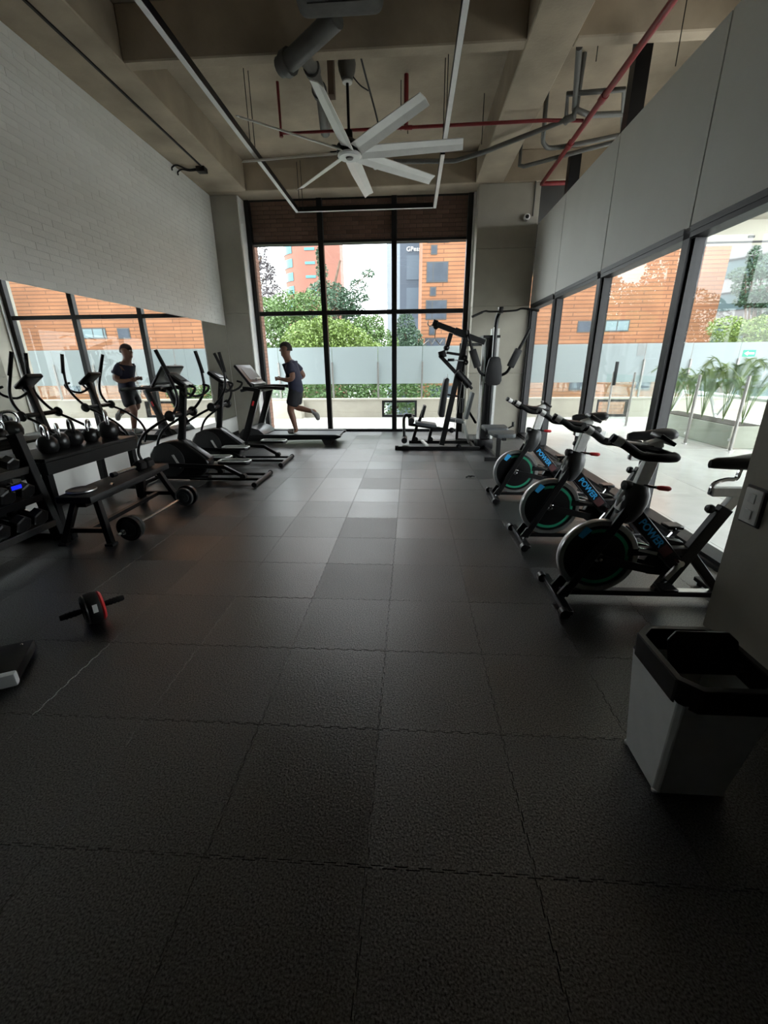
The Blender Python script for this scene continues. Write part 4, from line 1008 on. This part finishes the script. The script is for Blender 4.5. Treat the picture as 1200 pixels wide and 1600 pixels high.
# leg developer
ld = gp_('leg_lever', MB().tube(spline([(.02, YS-.02, .50), (-.06, YS-.02, .58), (-.11, YS-.02, .52), (-.11, YS-.02, .35), (-.10, YS-.02, .18)], 4), .025, 10), BLACK)
gp_('leg_roller', MB().cyl((-.10, YS-.20, .16), (-.10, YS+.14, .16), .05, 14), VINYL, ld)
gp_('leg_roller', MB().cyl((.02, YS-.22, .50), (.02, YS+.16, .50), .05, 14), VINYL, ld)
gp_('lever_head', MB().bar((-.01, YS-.02, .60), (0, YS-.02, .40), .06, .06), BLACK, ld, smooth=None)
pc = gp_('curl_post', MB().bar((.14, YS, .42), (.22, YS, .66), .04, .05), BLACK, smooth=None)
gp_('curl_pad', MB().bar((.25, YS, .74), (.20, YS, .54), .24, .05), VINYL, pc, bevel=.012)
# second seat and back behind
gp_('seat_pad', MB().prism([(.66, .50), (.95, .45), (.95, .40), (.66, .44)], (0, 7.62, 0), (1,0,0), (0,0,1), (0,.28,0)), GREYVINYL, bevel=.012)
gp_('back_pad', MB().prism([(1.06, .94), (1.11, .93), (1.02, .48), (.96, .48)], (0, 7.58, 0), (1,0,0), (0,0,1), (0,.28,0)), GREYVINYL, bevel=.015)
gp_('seat_leg', MB().bar((.95, 7.72, .42), (1.08, 7.72, .05), .04, .05), SILVER, smooth=None)
gp_('back_brace', MB().bar((1.03, 7.72, .62), (1.18, 7.72, .40), .04, .04), BLACK, smooth=None)
gp_('rear_post', MB().bb(.86, .91, 8.02, 8.07, 0, 1.75), BLACK, smooth=None)
gp_('rear_tie', MB().bar((.90, 8.04, .05), (1.2, 7.9, .05), .05, .05), BLACK, smooth=None)
gp_('rear_tie', MB().bar((.885, 8.04, 1.72), (1.22, 7.75, 1.72), .05, .05), BLACK, smooth=None)
gp_('spring_roller', MB().cyl((.90, 7.60, .60), (.90, 7.60, .84), .035, 12), VINYL)
# weight tower
tw_ = gp_('tower_shroud', MB().bb(1.225, 1.385, 7.42, 7.80, .16, 1.80), BLACK, bevel=.008, seg=1)
gp_('tower_foot', MB().bb(1.17, 1.44, 7.36, 7.86, .0, .16), BLACKPLASTIC, tw_, bevel=.01)
for x in (1.185, 1.415): gp_('upright', MB().bb(x-.02, x+.02, 7.44, 7.50, .16, 1.80), SILVER, tw_, smooth=None)
gp_('tower_cap', MB().bb(1.165, 1.435, 7.40, 7.82, 1.80, 1.84), BLACK, tw_, smooth=None)
gp_('cap_plate', MB().bb(1.30, 1.42, 7.42, 7.55, 1.841, 1.94), SILVER, tw_, smooth=None)
# front station: mast, lat bar, back pad, butterfly arms
ms = gp_('front_mast', MB().tube(spline([(1.335, 7.33, .20), (1.335, 7.33, 1.3), (1.335, 7.33, 1.80), (1.345, 7.33, 2.05), (1.375, 7.27, 2.19)], 5), .033, 10), BLACK)
gp_('mast_head', MB().box((1.375, 7.24, 2.185), (.07, .10, .09)), BLACKPLASTIC, ms, bevel=.01)
gp_('mast_strip', MB().bb(1.30, 1.312, 7.293, 7.30, 1.5, 1.95), SILVER, ms, smooth=None)
lb_ = gp_('lat_bar', MB().tube(spline([(.93, 7.15, 2.09), (1.12, 7.2, 2.17), (1.20, 7.2, 2.165), (1.38, 7.2, 2.165), (1.60, 7.2, 2.175), (1.70, 7.2, 2.20), (1.94, 7.15, 2.16)], 4), .014, 8), BLACK)
gp_('bar_grip', MB().cyl((.93, 7.15, 2.09), (1.09, 7.19, 2.158), .018, 8), RUBBERGRIP, lb_)
gp_('bar_grip', MB().cyl((1.77, 7.19, 2.193), (1.94, 7.15, 2.16), .018, 8), RUBBERGRIP, lb_)
fp_ = gp_('front_back_pad', MB().prism([(1.20, 1.14), (1.225, 1.09), (1.27, 1.07), (1.40, 1.07), (1.45, 1.09), (1.475, 1.15), (1.46, 1.36), (1.43, 1.48), (1.40, 1.51), (1.29, 1.51), (1.255, 1.48), (1.22, 1.34)], (0, 7.21, 0), (1,0,0), (0,0,1), (0,.07,0)), VINYL, bevel=.015, seg=2)
for s, px_ in ((-1, [(1.27, 7.30, 1.20), (1.14, 7.24, 1.26), (1.08, 7.2, 1.34), (1.03, 7.2, 1.47), (.97, 7.2, 1.62), (.91, 7.22, 1.80), (.90, 7.3, 1.90)]),
              (1, [(1.40, 7.30, 1.20), (1.53, 7.24, 1.26), (1.58, 7.2, 1.34), (1.635, 7.2, 1.47), (1.70, 7.2, 1.62), (1.79, 7.2, 1.80), (1.84, 7.2, 1.93)])):
    a = gp_('butterfly_arm', MB().tube(spline(px_, 4), .024, 8), BLACK)
    c0, c1 = V(px_[3])+(V(px_[2])-V(px_[3]))*.9, V(px_[4])
    gp_('butterfly_pad', MB().bar(c0, c1, .07, .115), VINYL, a, bevel=.018, seg=2)
ss = gp_('front_seat_pad', MB().prism([(1.14, 6.80), (1.48, 6.80), (1.50, 6.76), (1.47, 6.42), (1.44, 6.38), (1.17, 6.38), (1.13, 6.44), (1.12, 6.76)], (0, 0, .44), (1,0,0), (0,1,0), (0,0,.06)), GREYVINYL, bevel=.015, seg=2)
gp_('front_seat_pad', MB().prism([(1.16, 6.36), (1.52, 6.36), (1.53, 6.30), (1.48, 5.98), (1.44, 5.94), (1.22, 5.94), (1.18, 5.98), (1.15, 6.30)], (0, 0, .425), (1,0,0), (0,1,0), (0,0,.055)), GREYVINYL, bevel=.015, seg=2)
gp_('seat_rail', MB().bar((1.33, 7.36, .40), (1.34, 6.05, .395), .06, .05, (1,0,0)), BLACK, smooth=None)
lg = gp_('seat_stand', MB().bar((1.34, 6.42, .38), (1.34, 6.42, .06), .06, .06), BLACK, bevel=.004, seg=1)
gp_('stand_foot', MB().bb(1.14, 1.54, 6.38, 6.46, 0, .06), BLACK, lg, smooth=None)
gp_('floor_rail', MB().bar((1.32, 7.36, .035), (1.34, 6.45, .035), .05, .05, (1,0,0)), BLACK, smooth=None)
gp_('seat_knob', MB().cyl((1.56, 6.55, .50), (1.56, 6.55, .57), .02, 10), BLACKPLASTIC, lg)
gp_('seat_pin', MB().bar((1.40, 6.6, .42), (1.56, 6.55, .51), .02, .02), BLACK, lg, smooth=None)

# ================================================================== KETTLEBELL SHELF AND DUMBBELL RACK
ks = thing('kettlebell_shelf', 'black steel shelf holding kettlebells in front of the mirror', 'shelf', (-3.28, 3.85, 0))
MB().bb(-.24, .24, -.60, .62, .665, .695).build('shelf_board', BLACK, ks, bevel=.004, seg=1)
MB().bb(.205, .24, -.60, .62, .555, .664).build('front_apron', BLACK, ks, bevel=.004, seg=1)
for x in (-.2, .19):
    for y in (-.56, .58):
        MB().bb(x-.03, x+.03, y-.03, y+.03, .0, .664).build('leg', BLACK, ks, bevel=.004, seg=1)
MB().bb(-.19, .19, .56, .60, .10, .14).build('side_rail', BLACK, ks, smooth=None)
def kettlebell(x, y, z, r, label, rz=0, wide=1.0):
    t = thing('kettlebell', label, 'kettlebell', (x, y, z), rz, group='kettlebells on the shelf')
    MB().lathe([(r*.62, 0), (r*.70, .004), (r*.93, r*.42), (r, r*.85), (r*.90, r*1.32), (r*.62, r*1.66), (r*.30, r*1.80), (.0, r*1.82)], (0,0,0), (0,0,1), 22).build('body', CAST, t)
    h = spline([(0, -r*.62*wide, r*1.45), (0, -r*.74*wide, r*2.0), (0, -r*.60*wide, r*2.55), (0, -r*.25*wide, r*2.78), (0, r*.25*wide, r*2.78), (0, r*.60*wide, r*2.55), (0, r*.74*wide, r*2.0), (0, r*.62*wide, r*1.45)], 4)
    MB().tube(h, r*.17, 10).build('handle', CHROME if wide < 1.05 else CAST, t)
    MB().lathe([(r*.45, 0), (r*.47, .004), (.0, .006)], (r*.955, 0, r*.86), (1, 0, .05), 16).build('face_disc', CAST, t)
kettlebell(-3.22, 3.52, .696, .085, 'kettlebell with chrome handle at the near end of the shelf', 1.0)
kettlebell(-3.27, 3.72, .696, .08, 'second kettlebell from the near end of the shelf', .8)
kettlebell(-3.30, 3.92, .696, .085, 'kettlebell with a wide black handle in the middle of the shelf', .9, 1.3)
kettlebell(-3.27, 4.11, .696, .075, 'small kettlebell second from the far end of the shelf', .4)
kettlebell(-3.22, 4.32, .696, .10, 'large round kettlebell at the far end of the shelf', .7)
dr = thing('dumbbell_rack', 'black three-tier dumbbell rack cut by the left picture edge', 'dumbbell rack', (-3.30, 2.45, 0))
for y in (-.85, .74):
    MB().bar((.26, y, .0), (.12, y, .92), .07, .09).build('upright', BLACK, dr, bevel=.006, seg=1)
    MB().bar((-.28, y, .035), (.40, y, .035), .07, .06).build('floor_foot', BLACK, dr, bevel=.006, seg=1)
for k, z in enumerate((.20, .43, .66)):
    R = rotm('Y', .32)
    xo = .14-.05*k
    tr = MB().box((xo, -.05, z), (.30, 1.52, .012), R).build('tray', BLACK, dr, smooth=None)
    MB().box((xo+.145, -.05, z-.03), (.012, 1.52, .06), R).build('tray_lip', STEEL if k != 1 else BLACK, tr, smooth=None)
    MB().box((xo-.145, -.05, z+.065), (.012, 1.52, .06), R).build('tray_back', BLACK, tr, smooth=None)
def dumbbell(x, y, z, r, L, ang, label, group, rz=0, pitch=.32, chrome=True):
    t = thing('dumbbell', label, 'dumbbell', (x, y, z), rz, group=group)
    d = V((math.cos(pitch), 0, -math.sin(pitch)))
    MB().cyl(-d*L*.3, d*L*.3, r*.30, 10).build('handle', CHROME if chrome else CAST, t)
    for s in (-1, 1):
        MB().tube([d*s*L*.22, d*s*L*.25, d*s*L*.48, d*s*L*.5], [r*.82, r, r, r*.8], 6).build('hex_head', CAST, t, smooth=None)
    return t
nm = {0: 'bottom', 1: 'middle', 2: 'top'}
for k, z in enumerate((.20, .43, .66)):
    rr = (.075, .07, .06)[k]
    ys = (2.51, 2.70, 2.88, 3.05)
    for i, y in enumerate(ys):
        dumbbell(-3.30+.14-.05*k+.02, y, z+.02+rr*.95, rr, .27, 0, 'black hex dumbbell on the %s tier, %s' % (nm[k], ['fourth from the rack end', 'third from the rack end', 'second from the rack end', 'at the rack end'][i]), 'hex dumbbells on the rack', rz=random.uniform(-.05, .05))
tbl = kettlebell(-3.42, 3.06, .88, .11, 'big kettlebell standing above the top dumbbell tier', .9)
MB().bb(-.12, .06, -.80, .78, .862, .879).build('top_shelf', BLACK, dr, smooth=None)
t = thing('display_box', 'small glowing blue display on the middle dumbbell tier', 'display', (-3.045, 2.93, .52))
MB().bb(-.012, .012, -.055, .055, 0, .05).build('case', BLACKPLASTIC, t, bevel=.004, seg=1)
MB().bb(.0125, .0155, -.042, .042, .012, .040).build('screen', BLUEGLOW, t, smooth=None)

# ================================================================== FLAT BENCH AND WHAT LIES ON IT
bn = thing('weight_bench', 'low black flat bench in front of the kettlebell shelf', 'bench', (-2.72, 3.66, 0), .03)
MB().bb(-.15, .15, -.62, .60, .375, .435).build('bench_pad', VINYL, bn, bevel=.018, seg=2)
MB().bb(-.04, .04, -.55, .52, .325, .374).build('spine', BLACK, bn, smooth=None)
for y, o_ in ((-.48, -.10), (.48, .10)):
    for s in (-1, 1):
        MB().bar((s*.09, y, .37), (s*.20, y+o_, .015), .05, .05).build('leg', BLACK, bn, bevel=.004, seg=1)
        MB().bb(s*.20-.035, s*.20+.035, y+o_-.035, y+o_+.035, 0, .02).build('foot_pad', RUBBERGRIP, bn, smooth=None)
MB().bb(-.17, .17, -.56, -.53, .10, .14).build('cross_bar', BLACK, bn, smooth=None)
MB().bb(-.17, .17, .53, .56, .10, .14).build('cross_bar', BLACK, bn, smooth=None)
MB().bb(-.02, .02, -.53, .53, .10, .135).build('long_bar', BLACK, bn, smooth=None)
t = thing('dumbbell', 'black dumbbell with long chrome handle lying on the bench', 'dumbbell', (-2.68, 3.90, .437), 1.52)
for x in (.02, .14):
    MB().tube([(x-.045, 0, .052), (x-.035, 0, .052), (x+.035, 0, .052), (x+.045, 0, .052)], [.045, .055, .055, .045], 6).build('hex_head', CAST, t, smooth=None)
MB().cyl((-.34, 0, .052), (0, 0, .052), .016, 10).build('handle', CHROME, t)
MB().tube([(-.37, 0, .052), (-.32, 0, .052)], .024, 12).build('collar', CAST, t)
t = thing('weight_plate', 'thin black weight plate lying flat on the near bench end', 'weight plate', (-2.74, 3.20, .436))
MB().lathe([(.025, 0), (.105, 0), (.11, .006), (.11, .020), (.10, .024), (.07, .016), (.035, .018), (.025, .018)], (0,0,0), (0,0,1), 28).build('plate', CAST, t)
MB().lathe([(.1105, .006), (.1125, .010), (.1125, .016), (.1105, .02)], (0,0,0), (0,0,1), 28, ring=True).build('rim', STEEL, t)
t = thing('chrome_clip', 'short chrome clip lying on the bench beside the plate', 'clip', (-2.60, 3.37, .436), .5)
MB().cyl((0, -.035, .012), (0, .035, .012), .011, 10).build('barrel', CHROME, t)
MB().tube([(0, .03, .012), (.02, .035, .012), (.025, .0, .012)], .004, 6).build('spring_arm', CHROME, t)

# ================================================================== BARBELL, AB WHEEL, PLATFORM
bbl = thing('barbell', 'short barbell with black plates lying on the floor', 'barbell', (-2.385, 3.66, 0), -.01)
MB().cyl((0, -.62, .11), (0, .60, .11), .013, 12).build('bar', CHROME, bbl)
for s, pl_ in ((-1, ((.47, .11, .035, CAST), (.425, .105, .03, DKGREY))), (1, ((.50, .11, .04, CAST), (.43, .095, .035, DKGREY)))):
    for c, r, w, m_ in pl_:
        MB().lathe([(.02, -w/2), (r*.55, -w/2), (r*.6, -w*.35), (r*.82, -w*.35), (r*.86, -w/2), (r-.004, -w/2), (r, -w/2+.004), (r, w/2-.004), (r-.004, w/2), (r*.86, w/2), (r*.82, w*.35), (r*.6, w*.35), (r*.55, w/2), (.02, w/2)], (0, s*c, .11), (0,1,0), 32).build('weight_plate', m_, bbl)
    MB().cyl((0, s*.525, .11), (0, s*.555, .11), .026, 12).build('collar', CHROME, bbl)
aw = thing('ab_wheel', 'black ab roller wheel with red rim lying on the floor', 'ab roller', (-1.84, 2.01, 0), math.radians(48))
MB().lathe([(.02, -.05), (.055, -.05), (.075, -.045), (.088, -.03), (.092, -.01), (.092, .01), (.088, .03), (.075, .045), (.055, .05), (.02, .05)], (0, 0, .092), (1,0,0), 28).build('tyre', RUBBERGRIP, aw)
for s in (-1, 1):
    MB().lathe([(.060, s*.040), (.086, s*.032), (.089, s*.040), (.076, s*.052), (.058, s*.053)], (0, 0, .092), (1,0,0), 28, ring=True).build('side_rim', RED if s > 0 else BLACKPLASTIC, aw)
    h_ = MB().tube([(s*.05, 0, .092), (s*.07, 0, .092), (s*.15, 0, .092), (s*.16, 0, .092)], [.012, .017, .017, .014], 12).build('handle', RUBBERGRIP, aw)
    for x in (.085, .105, .125): MB().tube([(s*x, 0, .092), (s*(x+.008), 0, .092)], .0195, 12).build('grip_ring', RUBBERGRIP, h_)
MB().bb(-.012, .012, -.0925, -.091, .10, .15).build('white_mark', WHITE, aw, smooth=None)
sc_ = thing('floor_scale', 'low dark platform with a pale grey edge at the left border', 'platform', (-2.12, 1.50, 0), math.radians(28))
MB().bb(-.25, .25, -.13, .13, .02, .075).build('top', BLACKPLASTIC, sc_, bevel=.008)
MB().bb(-.25, .25, -.17, -.131, .012, .080).build('grey_edge', PLASTICGREY, sc_, bevel=.012)
for x in (-.2, .2):
    for y in (-.12, .1): MB().cyl((x, y, 0), (x, y, .03), .018, 10).build('rubber_foot', RUBBERGRIP, sc_)
MB().ball((.21, .09, .078), .008, 8, 6).build('screw', CHROME, sc_)
t = thing('cable_clip', 'tiny black twisted strap lying on the floor before the multi-gym', 'strap', (.80, 5.40, 0), .3)
MB().tube(spline([(-.06, 0, .008), (-.02, .015, .016), (.02, -.012, .02), (.06, .01, .008)], 4), .008, 6).build('strap', RUBBERGRIP, t)
MB().box((0, 0, .014), (.03, .03, .018)).build('buckle', BLACKPLASTIC, t, bevel=.004, seg=1)

# ================================================================== TRASH BIN AND COLUMN FITTING
bi = thing('trash_bin', 'grey trash bin with black rim and open swing lid', 'trash bin', (.975, 1.20, 0))
def frustum(z0, z1, a0, b0, a1, b1, ch0, ch1):
    def ring(a, b, c, z): return [(-a+c,-b,z),(a-c,-b,z),(a,-b+c,z),(a,b-c,z),(a-c,b,z),(-a+c,b,z),(-a,b-c,z),(-a,-b+c,z)]
    r0, r1 = ring(a0, b0, ch0, z0), ring(a1, b1, ch1, z1)
    return r0, r1
r0, r1 = frustum(.012, .43, .118, .108, .148, .148, .012, .014)
n = 8
MB().add(r0+r1, [tuple(range(n-1,-1,-1))]+[(i, (i+1) % n, n+(i+1) % n, n+i) for i in range(n)]).build('bin_body', PLASTICGREY, bi, smooth=None, bevel=.003, seg=1)
def rim(z0, z1, a, b, c, th):
    o1, o2 = frustum(z0, z1, a, b, a+.004, b+.004, c, c); i1, i2 = frustum(z0, z1, a-th, b-th, a-th, b-th, c*.8, c*.8)
    m = MB(); vs = o1+o2+i1+i2; fs = []
    for i in range(8):
        j = (i+1) % 8
        fs += [(i, j, 8+j, 8+i), (16+j, 16+i, 24+i, 24+j), (8+i, 8+j, 24+j, 24+i), (j, i, 16+i, 16+j)]
    return m.add(vs, fs)
rim(.415, .505, .152, .165, .05, .022).build('bin_rim', BLACKPLASTIC, bi, smooth=None, bevel=.004, seg=1)
lid = MB().prism([(-.10, 0), (.10, 0), (.115, .03), (.115, .11), (.085, .14), (-.085, .14), (-.115, .11), (-.115, .03)], (0,0,0), (1,0,0), (0,0,1), (0,.012,0))
lid.v = [tuple(rotm('X', math.radians(-24)) @ V(v) + V((.02, .0, .43))) for v in lid.v]
lid.build('swing_lid', BLACKPLASTIC, bi, smooth=None, bevel=.003, seg=1)
for s in (-1, 1): MB().cyl((s*.108, .0, .46), (s*.130, .0, .46), .012, 10).build('hinge_pin', BLACKPLASTIC, bi)
for x, y in ((-.11, .10), (-.11, -.095), (.11, .10), (.11, -.095)): MB().ball((x, y, .012), .012, 8, 6).build('foot', WHITE, bi)
sw = thing('wall_socket', 'pale wall socket with two outlets on the foreground column', 'wall socket', (1.679, 2.035, .75))
MB().bb(-.008, .0, -.062, .062, -.095, .095).build('back_box', DKGREY, sw, smooth=None)
MB().bb(-.020, -.0085, -.052, .052, -.085, .085).build('cover_plate', WHITE, sw, bevel=.005)
for z in (-.04, .04): MB().bb(-.026, -.0205, -.022, .022, z-.024, z+.024).build('outlet', SILVER, sw, bevel=.003, seg=1)

# ================================================================== RUNNER (moves toward -x on the treadmill belt)
def skin_mesh(name, joints, edges, root, sub=2):
    """joints: {key: (pos, radius or (rx,ry))}"""
    keys = list(joints); idx = {k: i for i, k in enumerate(keys)}
    me = bpy.data.meshes.new(name)
    me.from_pydata([joints[k][0] for k in keys], [(idx[a], idx[b]) for a, b in edges], [])
    ob = bpy.data.objects.new(name, me); col.objects.link(ob)
    sk = ob.modifiers.new('skin', 'SKIN'); sk.use_smooth_shade = True; sk.branch_smoothing = .6
    for k in keys:
        r = joints[k][1]; r = r if isinstance(r, tuple) else (r, r); r = (r[0]*1.2, r[1]*1.2)
        me.skin_vertices[0].data[idx[k]].radius = r
        me.skin_vertices[0].data[idx[k]].use_root = (k == root)
    sb = ob.modifiers.new('subsurf', 'SUBSURF'); sb.levels = sub; sb.render_levels = sub
    dg = bpy.context.evaluated_depsgraph_get()
    out = bpy.data.meshes.new_from_object(ob.evaluated_get(dg))
    bpy.data.objects.remove(ob, do_unlink=True)
    out.shade_smooth(); out.materials.clear()
    return out
run = thing('person', 'person in dark T-shirt and shorts running on the treadmill', 'person', (-2.20, 7.98, .187))
# local coordinates; -x is forward, -y is the runner's left... the camera sees the side at -y
J = {
 'pelvis': ((.07, 0, .80), (.13, .10)), 'belly': ((.055, 0, .93), (.125, .095)), 'chest': ((.03, 0, 1.10), (.15, .11)), 'upper': ((.0, 0, 1.23), (.14, .10)), 'neck0': ((-.03, 0, 1.31), .07), 'neck': ((-.05, 0, 1.36), .06),
 'skull0': ((-.075, 0, 1.415), (.078, .068)), 'skull': ((-.065, 0, 1.50), (.104, .086)), 'crown': ((-.05, 0, 1.575), (.084, .072)),
 # arms
 'shL': ((.02, -.165, 1.235), .065), 'elL': ((.10, -.235, 1.00), .046), 'foL': ((.0, -.235, .97), .042), 'wrL': ((-.135, -.20, .985), .028),
 'shR': ((.02, .165, 1.235), .065), 'elR': ((.185, .235, 1.03), .046), 'foR': ((.10, .23, .99), .042), 'wrR': ((-.04, .19, 1.0), .028),
 # standing leg (camera side) and trailing leg
 'hipL': ((.06, -.09, .74), .092), 'thL': ((.02, -.10, .59), .08), 'knL': ((-.045, -.095, .44), .058), 'caL': ((-.01, -.095, .31), .052), 'anL': ((.03, -.09, .105), .036), 'heL': ((.05, -.09, .05), .036), 'toL': ((-.12, -.09, .035), .03),
 'hipR': ((.06, .09, .74), .092), 'thR': ((.03, .10, .60), .08), 'knR': ((.0, .095, .46), .058), 'caR': ((.12, .095, .445), .052), 'anR': ((.33, .09, .39), .036), 'heR': ((.37, .09, .405), .034), 'toR': ((.43, .09, .23), .03),
}
E_ = [('pelvis','belly'),('belly','chest'),('chest','upper'),('upper','neck0'),('neck0','neck'),('neck','skull0'),('skull0','skull'),('skull','crown'),
 ('upper','shL'),('shL','elL'),('elL','foL'),('foL','wrL'),('upper','shR'),('shR','elR'),('elR','foR'),('foR','wrR'),
 ('pelvis','hipL'),('hipL','thL'),('thL','knL'),('knL','caL'),('caL','anL'),('anL','heL'),('heL','toL'),
 ('pelvis','hipR'),('hipR','thR'),('thR','knR'),('knR','caR'),('caR','anR'),('anR','heR'),('heR','toR')]
# hands: palm and five fingers each, loosely closed
for s_, w in (('L', J['wrL'][0]), ('R', J['wrR'][0])):
    w = V(w); sg = -1 if s_ == 'L' else 1
    pm = w+V((-.05, 0, .01)); J['pa'+s_] = (tuple(pm), (.030, .018)); E_.append(('wr'+s_, 'pa'+s_))
    for k, dz in enumerate((.028, .010, -.008, -.024)):
        ln = (.034, .038, .036, .028)[k]
        a = pm+V((-.035, sg*.0, dz)); b = a+V((-ln*.75, -sg*.014, .0)); c = b+V((.002, -sg*.030, -.002)); d = c+V((ln*.6, -sg*.004, 0))
        for q, (nm_, p) in enumerate((('a', a), ('b', b), ('c', c), ('d', d))): J['f%d%s%s' % (k, nm_, s_)] = (tuple(p), .0088-.0008*q)
        E_ += [('pa'+s_, 'f%da%s' % (k, s_)), ('f%da%s' % (k, s_), 'f%db%s' % (k, s_)), ('f%db%s' % (k, s_), 'f%dc%s' % (k, s_)), ('f%dc%s' % (k, s_), 'f%dd%s' % (k, s_))]
    a = w+V((-.022, -sg*.014, .030)); b = a+V((-.028, -sg*.020, .016)); c = b+V((-.028, -sg*.008, -.006))
    for nm_, p in (('a', a), ('b', b), ('c', c)): J['t%s%s' % (nm_, s_)] = (tuple(p), .0095)
    E_ += [('wr'+s_, 'ta'+s_), ('ta'+s_, 'tb'+s_), ('tb'+s_, 'tc'+s_)]
body = link('body', skin_mesh('body', J, E_, 'pelvis'), SKIN, run)
# face: nose, brow, mouth, ears as children sitting on the head
hx = -.065
MB().prism([(hx-.090, 1.515), (hx-.122, 1.470), (hx-.088, 1.460)], (0, -.012, 0), (1,0,0), (0,0,1), (0,.024,0)).build('nose', SKIN, run, smooth=60, bevel=.005)
MB().ball((hx-.078, 0, 1.432), (.022, .028, .010), 10, 6).build('mouth', mat('lips', (.22,.08,.06), .5), run)
MB().ball((hx-.050, 0, 1.405), (.042, .045, .034), 12, 8).build('chin', SKIN, run)
for s in (-1, 1):
    MB().ball((hx-.088, s*.030, 1.505), (.010, .014, .010), 10, 6).build('eye', WHITE, run)
    MB().ball((hx+.012, s*.088, 1.485), (.022, .010, .032), 10, 6).build('ear', SKIN, run)
hm = MB(); n, m_ = 20, 10; vs = []; fs = []
for i in range(m_):
    ph = math.pi/2*(1-i/(m_-1)*1.12)
    for k in range(n):
        th = 2*math.pi*k/n; fr = math.cos(th)   # front is -x
        z = math.sin(ph)
        lift = .035*max(0, -fr)*max(0, 1-z)
        vs.append((hx+.010+.112*math.cos(ph)*fr, .095*math.cos(ph)*math.sin(th), 1.495+.135*z+lift*1.4))
for i in range(m_-1):
    for k in range(n): k2 = (k+1) % n; fs.append((i*n+k, i*n+k2, (i+1)*n+k2, (i+1)*n+k))
hm.add(vs, fs).build('hair', HAIR, run, smooth=80)
# clothes follow the body
SJ = {k: J[k] for k in ('pelvis','belly','chest','upper','neck0','shL','shR')}
SJ = {'hem': ((.078, 0, .70), (.150, .122)), 'pelvis': ((.07, 0, .82), (.152, .122)), 'belly': ((.06, 0, .94), (.147, .115)), 'chest': ((.032, 0, 1.10), (.168, .125)), 'upper': ((.0, 0, 1.235), (.150, .112)), 'neck0': ((-.03, 0, 1.315), .078),
 'shL': ((.02, -.168, 1.24), .080), 'slL': ((.058, -.205, 1.12), .076), 'seL': ((.078, -.218, 1.075), .074), 'shR': ((.02, .168, 1.24), .080), 'slR': ((.10, .20, 1.135), .076), 'seR': ((.125, .21, 1.10), .074)}
SE = [('hem','pelvis'),('pelvis','belly'),('belly','chest'),('chest','upper'),('upper','neck0'),('upper','shL'),('shL','slL'),('slL','seL'),('upper','shR'),('shR','slR'),('slR','seR')]
link('t_shirt', skin_mesh('t_shirt', SJ, SE, 'chest'), NAVY, run)
PJ = {'waist': ((.07, 0, .95), (.128, .105)), 'pelvis': ((.07, 0, .80), (.15, .135)), 'hipL': ((.06, -.09, .70), .112), 'thL': ((.015, -.10, .57), .104), 'kL': ((-.012, -.10, .50), .100), 'hipR': ((.06, .09, .70), .112), 'thR': ((.03, .10, .58), .104), 'kR': ((.015, .10, .515), .100)}
PE = [('waist','pelvis'),('pelvis','hipL'),('hipL','thL'),('thL','kL'),('pelvis','hipR'),('hipR','thR'),('thR','kR')]
link('shorts', skin_mesh('shorts', PJ, PE, 'pelvis'), SHORTS, run)
for s_, an, he, to in (('L', (.035, -.09, .10), (.055, -.09, .045), (-.135, -.09, .035)), ('R', (.335, .09, .385), (.385, .09, .40), (.445, .09, .215))):
    FJ = {'an': (an, .046), 'he': (he, .047), 'mid': (tuple((V(he)*.45+V(to)*.55)), .045), 'to': (to, .036)}
    link('shoe', skin_mesh('shoe', FJ, [('an','he'),('he','mid'),('mid','to')], 'he'), SHOE, run)
